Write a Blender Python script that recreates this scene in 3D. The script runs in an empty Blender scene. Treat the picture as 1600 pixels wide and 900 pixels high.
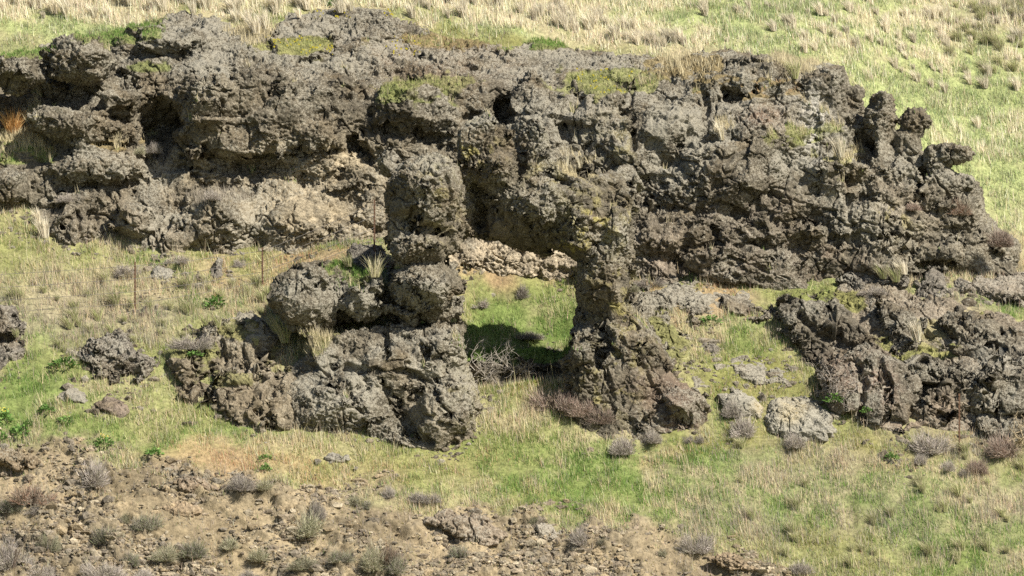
import bpy, math, random
import numpy as np
from mathutils import Vector

random.seed(7)
RNG = np.random.default_rng(11)
f32 = np.float32
D = 120.0          # metres from the camera to the plane y = 0
S = 62.0           # photo pixels per metre at y = 0
scene = bpy.context.scene
COL = scene.collection

# ------------------------------------------------------------------ helpers
def W(px, py, Y):
    s = 1 + Y / D
    return ((px - 800) / S * s, Y, (450 - py) / S * s)

def PX(x, y, z):
    s = 1 + y / D
    return 800 + S * x / s, 450 - S * z / s

def sstep(a, b, x):
    t = np.clip((x - a) / (b - a), 0, 1)
    return t * t * (3 - 2 * t)

def h3(ix, iy, iz, seed):
    h = (ix.astype(np.uint32) * np.uint32(0x8da6b343)) ^ (iy.astype(np.uint32) * np.uint32(0xd8163841)) ^ (iz.astype(np.uint32) * np.uint32(0xcb1ab31f))
    h = h + np.uint32((seed * 0x9E3779B1) & 0xffffffff)
    h ^= h >> np.uint32(15); h *= np.uint32(0x2c1b3c6d)
    h ^= h >> np.uint32(12); h *= np.uint32(0x297a2d39)
    h ^= h >> np.uint32(15)
    return h

def vnoise(P, scale=1.0, seed=0):
    """value noise, -1..1"""
    P = np.asarray(P, f32) * f32(scale) + f32(seed * 7.31 + 100.37)
    I = np.floor(P); F = P - I; I = I.astype(np.int32)
    F = F * F * F * (F * (F * 6 - 15) + 10)
    out = 0
    for dx in (0, 1):
        wx = F[:, 0] if dx else 1 - F[:, 0]
        for dy in (0, 1):
            wy = F[:, 1] if dy else 1 - F[:, 1]
            for dz in (0, 1):
                wz = F[:, 2] if dz else 1 - F[:, 2]
                h = h3(I[:, 0] + dx, I[:, 1] + dy, I[:, 2] + dz, seed)
                out = out + wx * wy * wz * ((h & np.uint32(0xffff)).astype(f32) / f32(32767.5) - 1)
    return out.astype(f32)

def fbm(P, scale, octaves, seed, gain=0.5):
    a, s, o = 1.0, scale, 0
    for k in range(octaves):
        o = o + a * vnoise(P, s, seed + k); a *= gain; s *= 2.07
    return o

def worley(P, scale, seed):
    """F1, F2 and a random value of the nearest cell"""
    P = np.asarray(P, f32) * f32(scale) + f32(50 + seed * 3.7)
    I = np.floor(P).astype(np.int32); n = len(P)
    F1 = np.full(n, 9, f32); F2 = np.full(n, 9, f32); ID = np.zeros(n, f32)
    Fr = P - I
    for dx in (-1, 0, 1):
        for dy in (-1, 0, 1):
            for dz in (-1, 0, 1):
                h = h3(I[:, 0] + dx, I[:, 1] + dy, I[:, 2] + dz, seed)
                jx = (h & np.uint32(1023)).astype(f32) / 1023 + dx - Fr[:, 0]
                jy = ((h >> np.uint32(10)) & np.uint32(1023)).astype(f32) / 1023 + dy - Fr[:, 1]
                jz = ((h >> np.uint32(20)) & np.uint32(1023)).astype(f32) / 1023 + dz - Fr[:, 2]
                d = jx * jx + jy * jy + jz * jz
                m = d < F1
                F2 = np.where(m, F1, np.minimum(F2, d))
                ID = np.where(m, (h >> np.uint32(7) & np.uint32(255)).astype(f32) / 255, ID)
                F1 = np.where(m, d, F1)
    return np.sqrt(F1), np.sqrt(F2), ID

def facets(P, scale, seed, flat=1.25):
    """fractured blocks: a random step and a random tilted plane for every cell, and the distance to the joint"""
    P = np.asarray(P, f32) * np.array([1, 1, flat], f32) * f32(scale) + f32(50 + seed * 3.7)
    I = np.floor(P).astype(np.int32); n = len(P)
    F1 = np.full(n, 9, f32); F2 = np.full(n, 9, f32); HH = np.zeros(n, np.uint32); VX = np.zeros((n, 3), f32)
    Fr = P - I
    for dx in (-1, 0, 1):
        for dy in (-1, 0, 1):
            for dz in (-1, 0, 1):
                h = h3(I[:, 0] + dx, I[:, 1] + dy, I[:, 2] + dz, seed)
                jx = (h & np.uint32(1023)).astype(f32) / 1023 + dx - Fr[:, 0]
                jy = ((h >> np.uint32(10)) & np.uint32(1023)).astype(f32) / 1023 + dy - Fr[:, 1]
                jz = ((h >> np.uint32(20)) & np.uint32(1023)).astype(f32) / 1023 + dz - Fr[:, 2]
                d = jx * jx + jy * jy + jz * jz
                m = d < F1
                F2 = np.where(m, F1, np.minimum(F2, d)); F1 = np.where(m, d, F1)
                HH = np.where(m, h, HH); VX[m, 0] = jx[m]; VX[m, 1] = jy[m]; VX[m, 2] = jz[m]
    h2 = HH * np.uint32(2654435761); h2 ^= h2 >> np.uint32(15); h2 *= np.uint32(0x2c1b3c6d); h2 ^= h2 >> np.uint32(13)
    g = lambda k: ((h2 >> np.uint32(k)) & np.uint32(255)).astype(f32) / 127.5 - 1
    F1, F2 = np.sqrt(F1), np.sqrt(F2)
    return F1, F2 - F1, g(0), VX[:, 0] * g(8) + VX[:, 1] * g(16) * .6 + VX[:, 2] * (g(20) - .25)

class TPS:
    def __init__(self, pts, vals, lam=1e-4):
        pts = np.asarray(pts, float); n, d = pts.shape
        self.p = pts
        R = np.linalg.norm(pts[:, None] - pts[None], axis=2)
        K = np.where(R > 0, R * R * np.log(R + 1e-12), 0) + lam * np.eye(n)
        Pm = np.hstack([np.ones((n, 1)), pts])
        A = np.zeros((n + d + 1,) * 2); A[:n, :n] = K; A[:n, n:] = Pm; A[n:, :n] = Pm.T
        b = np.zeros(n + d + 1); b[:n] = vals
        s = np.linalg.solve(A, b); self.w = s[:n]; self.a = s[n:]
    def __call__(self, q):
        q = np.asarray(q, float); out = np.empty(len(q))
        for i in range(0, len(q), 40000):
            c = q[i:i + 40000]
            R2 = ((c[:, None] - self.p[None]) ** 2).sum(2)
            out[i:i + 40000] = (0.5 * R2 * np.log(R2 + 1e-12)) @ self.w + self.a[0] + c @ self.a[1:]
        return out

def poly_sdf(poly, X, Z):
    """signed distance to polygon (N,2), negative inside"""
    d = np.full(X.shape, 1e9); sgn = np.ones(X.shape)
    n = len(poly)
    for i in range(n):
        ax, az = poly[i]; bx, bz = poly[i - 1]
        ex, ez = bx - ax, bz - az
        wx, wz = X - ax, Z - az
        t = np.clip((wx * ex + wz * ez) / (ex * ex + ez * ez + 1e-12), 0, 1)
        d = np.minimum(d, (wx - ex * t) ** 2 + (wz - ez * t) ** 2)
        c1 = Z >= az; c2 = Z < bz; c3 = ex * wz > ez * wx
        flip = (c1 & c2 & c3) | (~c1 & ~c2 & ~c3)
        sgn = np.where(flip, -sgn, sgn)
    return np.sqrt(d) * sgn

# ------------------------------------------------------------------ mesh building
def make_mesh(name, V, Q, nper, mat, cols=None, lich=None, smooth=True):
    me = bpy.data.meshes.new(name)
    V = np.ascontiguousarray(V, f32); Q = np.ascontiguousarray(Q, np.int32)
    nf = len(Q)
    me.vertices.add(len(V)); me.vertices.foreach_set('co', V.ravel())
    me.loops.add(nf * nper); me.loops.foreach_set('vertex_index', Q.ravel())
    me.polygons.add(nf); me.polygons.foreach_set('loop_start', np.arange(0, nf * nper, nper, dtype=np.int32))
    me.polygons.foreach_set('use_smooth', np.full(nf, smooth, bool))
    me.update(calc_edges=True)
    if cols is not None:
        a = me.attributes.new('Col', 'FLOAT_COLOR', 'POINT')
        c = np.ones((len(V), 4), f32); c[:, :3] = cols
        a.data.foreach_set('color', c.ravel())
    if lich is not None:
        a = me.attributes.new('lichen', 'FLOAT', 'POINT')
        a.data.foreach_set('value', np.ascontiguousarray(lich, f32))
    me.materials.append(mat)
    return me

def add_obj(name, me, parent=None, loc=(0, 0, 0)):
    o = bpy.data.objects.new(name, me); COL.objects.link(o)
    o.location = loc
    if parent: o.parent = parent
    return o

def tag(o, label=None, cat=None, group=None, kind=None):
    if label: o['label'] = label
    if cat: o['category'] = cat
    if group: o['group'] = group
    if kind: o['kind'] = kind
    return o

def empty(name, loc):
    o = bpy.data.objects.new(name, None); COL.objects.link(o); o.location = loc
    o.empty_display_size = 0.2
    return o

# ------------------------------------------------------------------ materials
def new_mat(name):
    m = bpy.data.materials.new(name); m.use_nodes = True
    nt = m.node_tree; nt.nodes.clear()
    out = nt.nodes.new('ShaderNodeOutputMaterial')
    return m, nt, out

def N(nt, typ, **kw):
    n = nt.nodes.new(typ)
    for k, v in kw.items():
        if k in n.inputs.keys(): n.inputs[k].default_value = v
        else: setattr(n, k, v)
    return n

def math_node(nt, op, a, b=None, clamp=False):
    n = nt.nodes.new('ShaderNodeMath'); n.operation = op; n.use_clamp = clamp
    for i, v in enumerate((a, b)):
        if v is None: continue
        if isinstance(v, (int, float)): n.inputs[i].default_value = v
        else: nt.links.new(v, n.inputs[i])
    return n.outputs[0]

def mix_col(nt, fac, a, b, mode='MIX'):
    n = nt.nodes.new('ShaderNodeMix'); n.data_type = 'RGBA'; n.blend_type = mode
    for sock, v in ((n.inputs[0], fac), (n.inputs[6], a), (n.inputs[7], b)):
        if isinstance(v, (int, float)): sock.default_value = v
        elif isinstance(v, tuple): sock.default_value = (*v, 1)
        else: nt.links.new(v, sock)
    return n.outputs[2]

def ramp(nt, fac, lo, hi, a=0.0, b=1.0):
    n = nt.nodes.new('ShaderNodeMapRange'); n.interpolation_type = 'SMOOTHSTEP'
    n.inputs[1].default_value = lo; n.inputs[2].default_value = hi
    n.inputs[3].default_value = a; n.inputs[4].default_value = b
    nt.links.new(fac, n.inputs[0])
    return n.outputs[0]

def rock_material():
    m, nt, out = new_mat('weathered_basalt')
    L = nt.links.new
    geo = N(nt, 'ShaderNodeNewGeometry'); pos = geo.outputs['Position']
    at = N(nt, 'ShaderNodeAttribute', attribute_name='Col')
    li = N(nt, 'ShaderNodeAttribute', attribute_name='lichen')
    def noise(scale, detail, rough=0.6):
        n = N(nt, 'ShaderNodeTexNoise'); n.inputs['Scale'].default_value = scale
        n.inputs['Detail'].default_value = detail; n.inputs['Roughness'].default_value = rough
        L(pos, n.inputs['Vector']); return n.outputs['Fac']
    n1 = noise(2.2, 4); n2 = noise(11, 5, 0.7); n3 = noise(22, 4, 0.75)
    v = N(nt, 'ShaderNodeTexVoronoi'); v.inputs['Scale'].default_value = 14; L(pos, v.inputs['Vector'])
    g = ramp(nt, n1, 0.3, 0.7, 0.78, 1.22)
    g2 = ramp(nt, n2, 0.3, 0.7, 0.62, 1.4)
    gg = math_node(nt, 'MULTIPLY', g, g2)
    cc = N(nt, 'ShaderNodeCombineColor')
    for i in range(3): L(gg, cc.inputs[i])
    c = mix_col(nt, 1.0, at.outputs['Color'], cc.outputs[0], 'MULTIPLY')
    # pale crustose lichen spots
    s = math_node(nt, 'ADD', math_node(nt, 'MULTIPLY', n2, 0.42), math_node(nt, 'MULTIPLY', n3, 0.58))
    s = math_node(nt, 'ADD', s, math_node(nt, 'MULTIPLY', math_node(nt, 'SUBTRACT', li.outputs['Fac'], 0.5), 0.28))
    lm = ramp(nt, s, 0.528, 0.575)
    c = mix_col(nt, math_node(nt, 'MULTIPLY', lm, 0.66), c, (0.31, 0.29, 0.235))
    # dark weathered specks
    dk = ramp(nt, n3, 0.36, 0.46, 0.4, 0.0)
    c = mix_col(nt, dk, c, (0.05, 0.045, 0.04))
    b = N(nt, 'ShaderNodeBsdfPrincipled'); b.inputs['Roughness'].default_value = 0.92
    b.inputs['Specular IOR Level'].default_value = 0.2
    L(c, b.inputs['Base Color'])
    bp = N(nt, 'ShaderNodeBump'); bp.inputs['Strength'].default_value = 0.9; bp.inputs['Distance'].default_value = 0.05
    L(math_node(nt, 'ADD', n2, math_node(nt, 'MULTIPLY', n3, 0.6)), bp.inputs['Height']); L(bp.outputs[0], b.inputs['Normal'])
    L(b.outputs[0], out.inputs['Surface'])
    return m

def ground_material():
    m, nt, out = new_mat('hillside_soil_and_turf')
    L = nt.links.new
    geo = N(nt, 'ShaderNodeNewGeometry'); pos = geo.outputs['Position']
    at = N(nt, 'ShaderNodeAttribute', attribute_name='Col')
    n2 = N(nt, 'ShaderNodeTexNoise'); n2.inputs['Scale'].default_value = 9; n2.inputs['Detail'].default_value = 6; n2.inputs['Roughness'].default_value = 0.7
    L(pos, n2.inputs['Vector'])
    g = ramp(nt, n2.outputs['Fac'], 0.28, 0.72, 0.62, 1.38)
    cc = N(nt, 'ShaderNodeCombineColor')
    for i in range(3): L(g, cc.inputs[i])
    c = mix_col(nt, 1.0, at.outputs['Color'], cc.outputs[0], 'MULTIPLY')
    b = N(nt, 'ShaderNodeBsdfPrincipled'); b.inputs['Roughness'].default_value = 0.95
    b.inputs['Specular IOR Level'].default_value = 0.1
    L(c, b.inputs['Base Color'])
    bp = N(nt, 'ShaderNodeBump'); bp.inputs['Strength'].default_value = 0.8; bp.inputs['Distance'].default_value = 0.05
    L(n2.outputs['Fac'], bp.inputs['Height']); L(bp.outputs[0], b.inputs['Normal'])
    L(b.outputs[0], out.inputs['Surface'])
    return m

def leaf_material(name, transl=0.35):
    m, nt, out = new_mat(name)
    L = nt.links.new
    at = N(nt, 'ShaderNodeAttribute', attribute_name='Col')
    oi = N(nt, 'ShaderNodeObjectInfo')
    g = math_node(nt, 'ADD', math_node(nt, 'MULTIPLY', oi.outputs['Random'], 0.4), 0.8)
    cc = N(nt, 'ShaderNodeCombineColor')
    for i in range(3): L(g, cc.inputs[i])
    c = mix_col(nt, 1.0, at.outputs['Color'], cc.outputs[0], 'MULTIPLY')
    d = N(nt, 'ShaderNodeBsdfDiffuse'); t = N(nt, 'ShaderNodeBsdfTranslucent'); mx = N(nt, 'ShaderNodeMixShader')
    L(c, d.inputs['Color']); L(c, t.inputs['Color'])
    mx.inputs[0].default_value = transl
    L(d.outputs[0], mx.inputs[1]); L(t.outputs[0], mx.inputs[2]); L(mx.outputs[0], out.inputs['Surface'])
    return m

def plain_material(name, col, rough=0.8, metal=0.0):
    m, nt, out = new_mat(name)
    L = nt.links.new
    n = N(nt, 'ShaderNodeTexNoise'); n.inputs['Scale'].default_value = 30; n.inputs['Detail'].default_value = 4
    tc = N(nt, 'ShaderNodeTexCoord'); L(tc.outputs['Object'], n.inputs['Vector'])
    c = mix_col(nt, n.outputs['Fac'], tuple(x * 0.6 for x in col), tuple(min(1, x * 1.4) for x in col))
    b = N(nt, 'ShaderNodeBsdfPrincipled'); b.inputs['Roughness'].default_value = rough; b.inputs['Metallic'].default_value = metal
    L(c, b.inputs['Base Color']); L(b.outputs[0], out.inputs['Surface'])
    return m

M_ROCK = rock_material(); M_GROUND = ground_material()
M_GRASS = leaf_material('grass_blades', 0.35); M_TWIG = leaf_material('dry_twigs', 0.1); M_LEAF = leaf_material('green_leaves', 0.3)
M_RUST = plain_material('rusty_steel', (0.13, 0.075, 0.045), 0.8, 0.3)
M_WIRE = plain_material('dull_wire', (0.22, 0.2, 0.18), 0.6, 0.5)

# ------------------------------------------------------------------ terrain
TP = [
 (0,900,-6.2),(0,800,-4.4),(0,700,-2.8),(0,600,-.9),(0,500,1.2),(0,420,2.9),(0,350,4.3),
 (250,900,-6.2),(250,800,-4.5),(250,715,-3.0),(250,600,-.8),(250,500,1.3),(250,425,3.1),(250,395,3.9),
 (480,900,-6.1),(480,800,-4.4),(480,720,-3.0),(480,660,-1.6),(480,520,0.9),(480,440,2.8),(480,400,3.9),
 (640,900,-5.9),(640,780,-3.8),(640,700,-1.9),(640,430,3.2),(640,400,4.3),
 (800,900,-5.7),(800,780,-3.6),(800,690,-1.7),(800,625,-0.3),(800,598,0.9),(800,588,2.2),(800,545,3.7),(800,480,4.8),(800,430,5.4),(800,405,6.5),
 (735,600,.9),(735,588,2.0),(735,545,3.5),(735,480,4.6),(735,430,5.3),(735,405,6.4),(880,430,5.4),(880,405,6.6),(880,588,2.2),(880,545,3.7),(880,480,4.8),(1000,900,-5.5),(1000,780,-3.5),(1000,690,-1.6),(1000,560,1.1),(1000,470,3.6),(1000,440,4.4),
 (1200,900,-5.3),(1200,780,-3.3),(1200,690,-1.5),(1200,560,1.2),(1200,465,3.6),
 (1400,900,-5.2),(1400,780,-3.1),(1400,690,-1.3),(1400,560,1.3),(1400,450,3.7),
 (1600,900,-5.2),(1600,780,-3.0),(1600,690,-1.3),(1600,560,1.3),(1600,470,3.3),
 (-200,900,-6.2),(-200,700,-2.8),(-200,500,1.2),(-200,350,4.2),(1800,900,-5.2),(1800,690,-1.2),(1800,480,3.2),
 (-200,50,10.6),(-200,0,11.8),(0,55,10.4),(0,0,11.7),(200,48,10.2),(200,0,11.6),(300,22,10.7),(400,44,10.6),(400,0,11.8),(520,10,11.7),(620,14,11.7),(600,-12,12.6),(800,60,11.0),(800,0,13.0),
 (1000,85,10.9),(1000,0,13.5),(1150,95,10.9),(1150,0,14.5),(1300,150,10.2),(1300,80,12.2),(1300,0,15),(1450,260,9.2),(1450,130,12.8),(1450,0,16.5),
 (1600,400,7.0),(1600,300,9.4),(1600,150,13),(1600,0,17),(1800,400,7.2),(1800,150,13.2),(1800,0,17.5),
 (300,-150,15.5),(800,-150,16.5),(1300,-150,18.5),(1700,-150,20.5),(-200,-150,15.5),
]
TPW = np.array([W(*p) for p in TP])
BY = np.array([-400,-130,-60,-30,-8,-3,0,5,10,16,30,60,150,260,900.]); BZ = np.array([-40,-42,-34,-22,-8.6,-4.9,-2.4,.8,5.6,8.8,17,36,80,100,104.])
def base_z(y): return np.interp(y, BY, BZ)
t_tps = TPS(TPW[:, :2], TPW[:, 2] - base_z(TPW[:, 1]), 1e-3)
def terr0(x, y):
    x = np.asarray(x, float); y = np.asarray(y, float)
    cx = np.clip(x, -17, 19); cy = np.clip(y, -8, 20)
    r = t_tps(np.stack([cx.ravel(), cy.ravel()], 1)).reshape(x.shape)
    far = np.hypot(x - cx, y - cy)
    return base_z(y) + r * np.exp(-(far / 9.0) ** 2)
def terrY(x, z):
    """depth of the bare slope at a given x and height (lower slope only)"""
    lo = np.full(np.shape(x), -9.0); hi = np.full(np.shape(x), 9.0)
    for _ in range(18):
        mid = (lo + hi) / 2; up = terr0(x, mid) > z
        hi = np.where(up, mid, hi); lo = np.where(up, lo, mid)
    return (lo + hi) / 2

# colour classes: green, yellow-green, straw, orange-brown, dirt, lilac-dry, moss
CLS = ['G','Y','S','O','D','L','M','H']
SPL = [ # px, py, rx, ry, class, weight
 (60,630,120,45,'G',2),(120,560,90,30,'Y',1.5),(30,400,80,45,'Y',2),(150,455,150,45,'S',2),(120,480,140,40,'L',1.6),(280,470,130,35,'S',1.6),(330,440,110,30,'O',1.2),
 (240,545,80,25,'Y',1.3),(320,470,60,20,'G',1.2),(110,520,120,25,'L',1.2),(60,540,60,30,'G',1),(250,425,40,18,'G',2),(150,410,50,20,'Y',1.5),(470,415,60,15,'O',1),
 (370,400,80,16,'Y',2),(250,650,130,35,'Y',1.6),(300,690,120,22,'G',1.3),(200,640,70,30,'S',1.0),(380,715,120,20,'O',2),(500,700,80,18,'S',1.2),(470,735,110,16,'O',1.2),
 (600,720,140,30,'Y',2.2),(560,745,60,14,'S',.8),(700,735,90,20,'O',.8),(800,650,60,30,'S',1.6),(790,620,50,20,'Y',1.5),(780,700,120,35,'Y',2),(850,735,120,35,'G',2),
 (960,690,80,14,'S',1.8),(930,745,110,35,'G',2),(880,780,120,25,'M',1.2),(1010,720,80,20,'G',1.4),(1100,740,130,40,'G',2),(1000,790,110,25,'G',2),(960,800,60,18,'S',1.1),
 (1140,690,90,25,'M',2.6),(1090,715,60,15,'O',1.0),(1250,720,130,30,'L',1.8),(1290,735,60,25,'S',1.6),(1200,760,120,30,'S',1.2),(1330,690,90,25,'M',2.2),(1290,670,70,25,'Y',1.2),
 (1400,780,130,50,'G',2),(1350,800,150,50,'L',1.6),(1500,840,130,50,'G',2.2),(1530,770,100,40,'S',1.3),(1560,800,80,40,'L',1.2),(1440,755,60,18,'S',1.8),(1600,720,120,40,'Y',1.2),(1400,730,70,18,'O',1.1),
 (1350,860,130,40,'Y',1.4),(1270,830,100,40,'M',1.3),(1180,800,90,30,'L',1),(1240,790,90,25,'G',1.2),
 (1540,700,90,25,'L',2.2),(1580,680,60,30,'O',1),
 (1150,560,110,40,'Y',1.8),(1120,500,90,30,'S',1.3),(1110,470,70,18,'O',1.6),(1190,520,60,35,'G',1.2),(1190,580,90,25,'M',1.6),(1260,450,70,16,'Y',3),(1300,440,40,12,'G',2),
 (1060,450,60,12,'O',1.5),(1060,560,30,40,'S',.8),(1230,610,80,20,'M',1.5),(1150,470,60,10,'D',.7),
 (1340,630,60,18,'G',1.2),(1450,500,100,18,'S',1.2),(1480,480,80,14,'L',1.3),(1580,490,60,18,'G',2),(1570,510,60,14,'O',.9),(1440,545,40,14,'Y',2),(1460,520,40,14,'S',1.6),(1400,430,70,12,'S',1.6),
 (780,440,70,12,'O',3),(870,450,50,14,'Y',2),(760,475,60,16,'Y',2),(800,505,110,28,'G',7),(870,500,60,28,'G',5),(840,525,60,15,'S',.8),(800,470,60,12,'S',.8),
 (820,590,100,14,'M',1.5),
 # hill above
 (100,15,260,20,'S',4),(500,8,300,14,'S',4),(200,48,260,10,'G',3),(450,30,150,10,'Y',2),(600,25,120,12,'S',2),(750,15,140,12,'S',4),(880,32,90,16,'S',5),(980,52,80,14,'S',5),(1060,75,60,10,'S',4),
 (900,75,120,10,'M',2),(700,50,60,10,'M',2),(800,45,80,10,'G',1.5),
 (1000,15,70,14,'S',2),(1100,40,110,30,'G',3),(1250,40,130,40,'G',2.6),(1400,120,180,60,'G',3),(1350,60,160,35,'S',1.4),(1500,40,140,40,'S',1.8),(1560,20,80,25,'L',1.6),(1450,75,130,30,'S',1.3),
 (1500,180,130,60,'G',3),(1580,280,80,80,'G',2.6),(1480,210,60,30,'S',1.0),(1580,210,60,30,'S',.9),(1570,380,60,40,'S',2.6),(1560,350,40,25,'L',1.8),(1600,330,40,30,'G',1.4),(1200,70,60,25,'G',1.2),
]
DL = np.array([(-400,690),(0,690),(200,705),(300,735),(420,755),(560,772),(700,785),(850,800),(1000,835),(1150,850),(1250,893),(1320,960),(1800,1100)], float)
def zones(x, y, z):
    P = np.stack([x, y, z], 1)
    px, py = PX(x, y, z)
    w = fbm(P, 0.9, 3, 21) * 26; w2 = fbm(P, 0.9, 3, 31) * 18
    qx, qy = px + w * 1.3, py + w2
    out = np.full((len(x), len(CLS)), 0.04); out[:, 0] = .12; out[:, 1] = .12; out[:, 2] = .14; out[:, 5] = .1
    for (a, b, rx, ry, c, wt) in SPL:
        out[:, CLS.index(c)] += wt * (.6 if c == 'S' and b > 380 else 1) * np.exp(-((qx - a) / rx) ** 2 - ((qy - b) / ry) ** 2)
    patch = fbm(P, 1.7, 3, 41)
    out[:, 0] *= np.clip(1 + 1.3 * patch, .1, 3); out[:, 2] *= np.clip(1 - 1.1 * patch, .15, 3); out[:, 3] *= np.clip(1 + 1.5 * vnoise(P, .8, 49), .2, 3); out[:, 6] *= np.clip(1 + 1.5 * vnoise(P, 1.4, 53), .2, 3); out[:, 5] *= 1 + .6 * vnoise(P, 1.1, 47)
    out = np.maximum(out, 0.01)
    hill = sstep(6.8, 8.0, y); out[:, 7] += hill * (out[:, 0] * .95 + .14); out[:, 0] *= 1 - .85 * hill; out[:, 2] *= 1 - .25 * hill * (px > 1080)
    line = np.interp(px, DL[:, 0], DL[:, 1])
    dirt = sstep(-16, 16, py - line + w * 1.1 + patch * 16) * (py > 640)
    out /= out.sum(1, keepdims=True)
    out *= (1 - dirt * .93)[:, None]; out[:, 4] += dirt * .93
    return out, dirt
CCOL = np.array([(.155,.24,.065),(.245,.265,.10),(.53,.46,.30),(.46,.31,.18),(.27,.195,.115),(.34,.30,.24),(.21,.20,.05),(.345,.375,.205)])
SOIL = np.array([(.13,.17,.05),(.18,.19,.065),(.30,.255,.16),(.29,.20,.115),(.21,.165,.105),(.22,.19,.13),(.15,.14,.045),(.27,.30,.13)])

def axis(lo, hi, step, far):
    a = list(np.arange(lo, hi, step)); s = step; v = hi
    while v < far: s *= 1.5; v += s; a.append(v)
    return a
def build_terrain():
    xs = axis(-15.5, 17.5, 0.055, 420); v, s = -15.5, .055; pre = []
    while v > -420: s *= 1.5; v -= s; pre.append(v)
    xs = np.array(pre[::-1] + xs)
    ys = list(np.arange(-7.6, -1.5, 0.034)) + list(np.arange(-1.5, 6.5, 0.05)) + list(np.arange(6.5, 21, 0.085))
    v, s = 21, .085
    while v < 700: s *= 1.5; v += s; ys.append(v)
    v, s, pre = -7.6, .034, []
    while v > -330: s *= 1.5; v -= s; pre.append(v)
    ys = np.array(pre[::-1] + ys)
    X, Y = np.meshgrid(xs, ys, indexing='ij')
    Z = terr0(X, Y)
    x, y, z = X.ravel(), Y.ravel(), Z.ravel()
    P = np.stack([x, y, z], 1)
    near = (x > -18) & (x < 20) & (y > -10) & (y < 24)
    wts = np.zeros((len(x), len(CLS))); wts[:, 0] = .5; wts[:, 2] = .5; dirt = np.zeros(len(x))
    wts[near], dirt[near] = zones(x[near], y[near], z[near])
    dz = np.zeros(len(x)); Pn = P[near]
    dz[near] = fbm(Pn, 0.5, 4, 3) * .13 + fbm(Pn, 3.0, 3, 9) * .035
    # broken rock and rubble breaking through the bare slope: bedding runs down to the right
    m = dirt > .02
    Pd = P[m]; px, py = PX(Pd[:, 0], Pd[:, 1], Pd[:, 2])
    wq = np.stack([fbm(Pd, 1.1, 2, 61), fbm(Pd, 1.1, 2, 62), fbm(Pd, 1.1, 2, 63)], 1) * .22
    u = Pd[:, 0] * .90 - Pd[:, 2] * .44; v = Pd[:, 0] * .44 + Pd[:, 2] * .90
    Q = np.stack([u * .55, v * 1.5, Pd[:, 1] * .5], 1) + wq
    led = fbm(Q, 1.0, 3, 71)
    step_ = sstep(-.05, .12, led) * .16 + sstep(.3, .45, led) * .12
    F1, E1, ID, PA = facets(Pd + wq, 3.4, 5); ID = ID * .5 + .5
    G1, E2, IE, PB = facets(Pd + wq, 8.0, 6); IE = IE * .5 + .5
    stony = sstep(-.45, .2, fbm(Pd, .7, 3, 81) + .12)
    add = step_ * .6 + stony * (sstep(.0, .10, E1) * (.02 + .10 * ID) + PA * .07 + sstep(0, .10, E2) * (.01 + .05 * IE) + PB * .06)
    dz[m] += dirt[m] * (add - .1)
    Z2 = z + dz / .8
    cols = wts @ SOIL
    tint = np.ones((len(x), 3))
    tone = np.zeros(len(x)); tone[m] = (fbm(Pd, .5, 3, 91) * .4 + (IE - .5) * .5 * stony)
    cols = cols * (1 + tone * dirt)[:, None]
    grey = np.zeros(len(x)); grey[m] = np.clip(stony * (ID > .45) * dirt[m] + (py < np.interp(px, DL[:, 0], DL[:, 1]) + 50) * .25, 0, 1)
    cols = cols * (1 - grey[:, None] * .45) + np.array([.165, .14, .10]) * (grey * .45)[:, None]
    nx, ny = X.shape
    idx = np.arange(nx * ny).reshape(nx, ny)
    Qd = np.stack([idx[:-1, :-1], idx[1:, :-1], idx[1:, 1:], idx[:-1, 1:]], -1).reshape(-1, 4)
    V = np.stack([x, y - dz * .6, z + dz * .8], 1)
    me = make_mesh('hillside', V, Qd, 4, M_GROUND, cols)
    o = add_obj('hillside', me); tag(o, 'steep grassy hillside with bare stony soil along its foot', 'hillside', kind='structure')
    return xs, ys, Z2.reshape(nx, ny)
TX, TY, TZ = build_terrain()
def ground_z(x, y):
    i = np.clip(np.searchsorted(TX, x) - 1, 0, len(TX) - 2); j = np.clip(np.searchsorted(TY, y) - 1, 0, len(TY) - 2)
    u = np.clip((x - TX[i]) / (TX[i + 1] - TX[i]), 0, 1); v = np.clip((y - TY[j]) / (TY[j + 1] - TY[j]), 0, 1)
    return (TZ[i, j] * (1 - u) + TZ[i + 1, j] * u) * (1 - v) + (TZ[i, j + 1] * (1 - u) + TZ[i + 1, j + 1] * u) * v
def on_ground(px, py):
    """the point of the slope seen at a photo position"""
    Ys = np.linspace(-8, 19.5, 1400); s = 1 + Ys / D
    x = (px - 800) / S * s; z = (450 - py) / S * s
    g = ground_z(x, Ys)
    hit = np.where(g >= z)[0]
    k = hit[0] if len(hit) else 1399
    return float(x[k]), float(Ys[k]), float(g[k])

# ------------------------------------------------------------------ rocks as volumes
VOLS = []      # kept for keeping grass out of the stone
def smin(a, b, k):
    h = np.clip(.5 + .5 * (b - a) / k, 0, 1)
    return b * (1 - h) + a * h - k * h * (1 - h)

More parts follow.
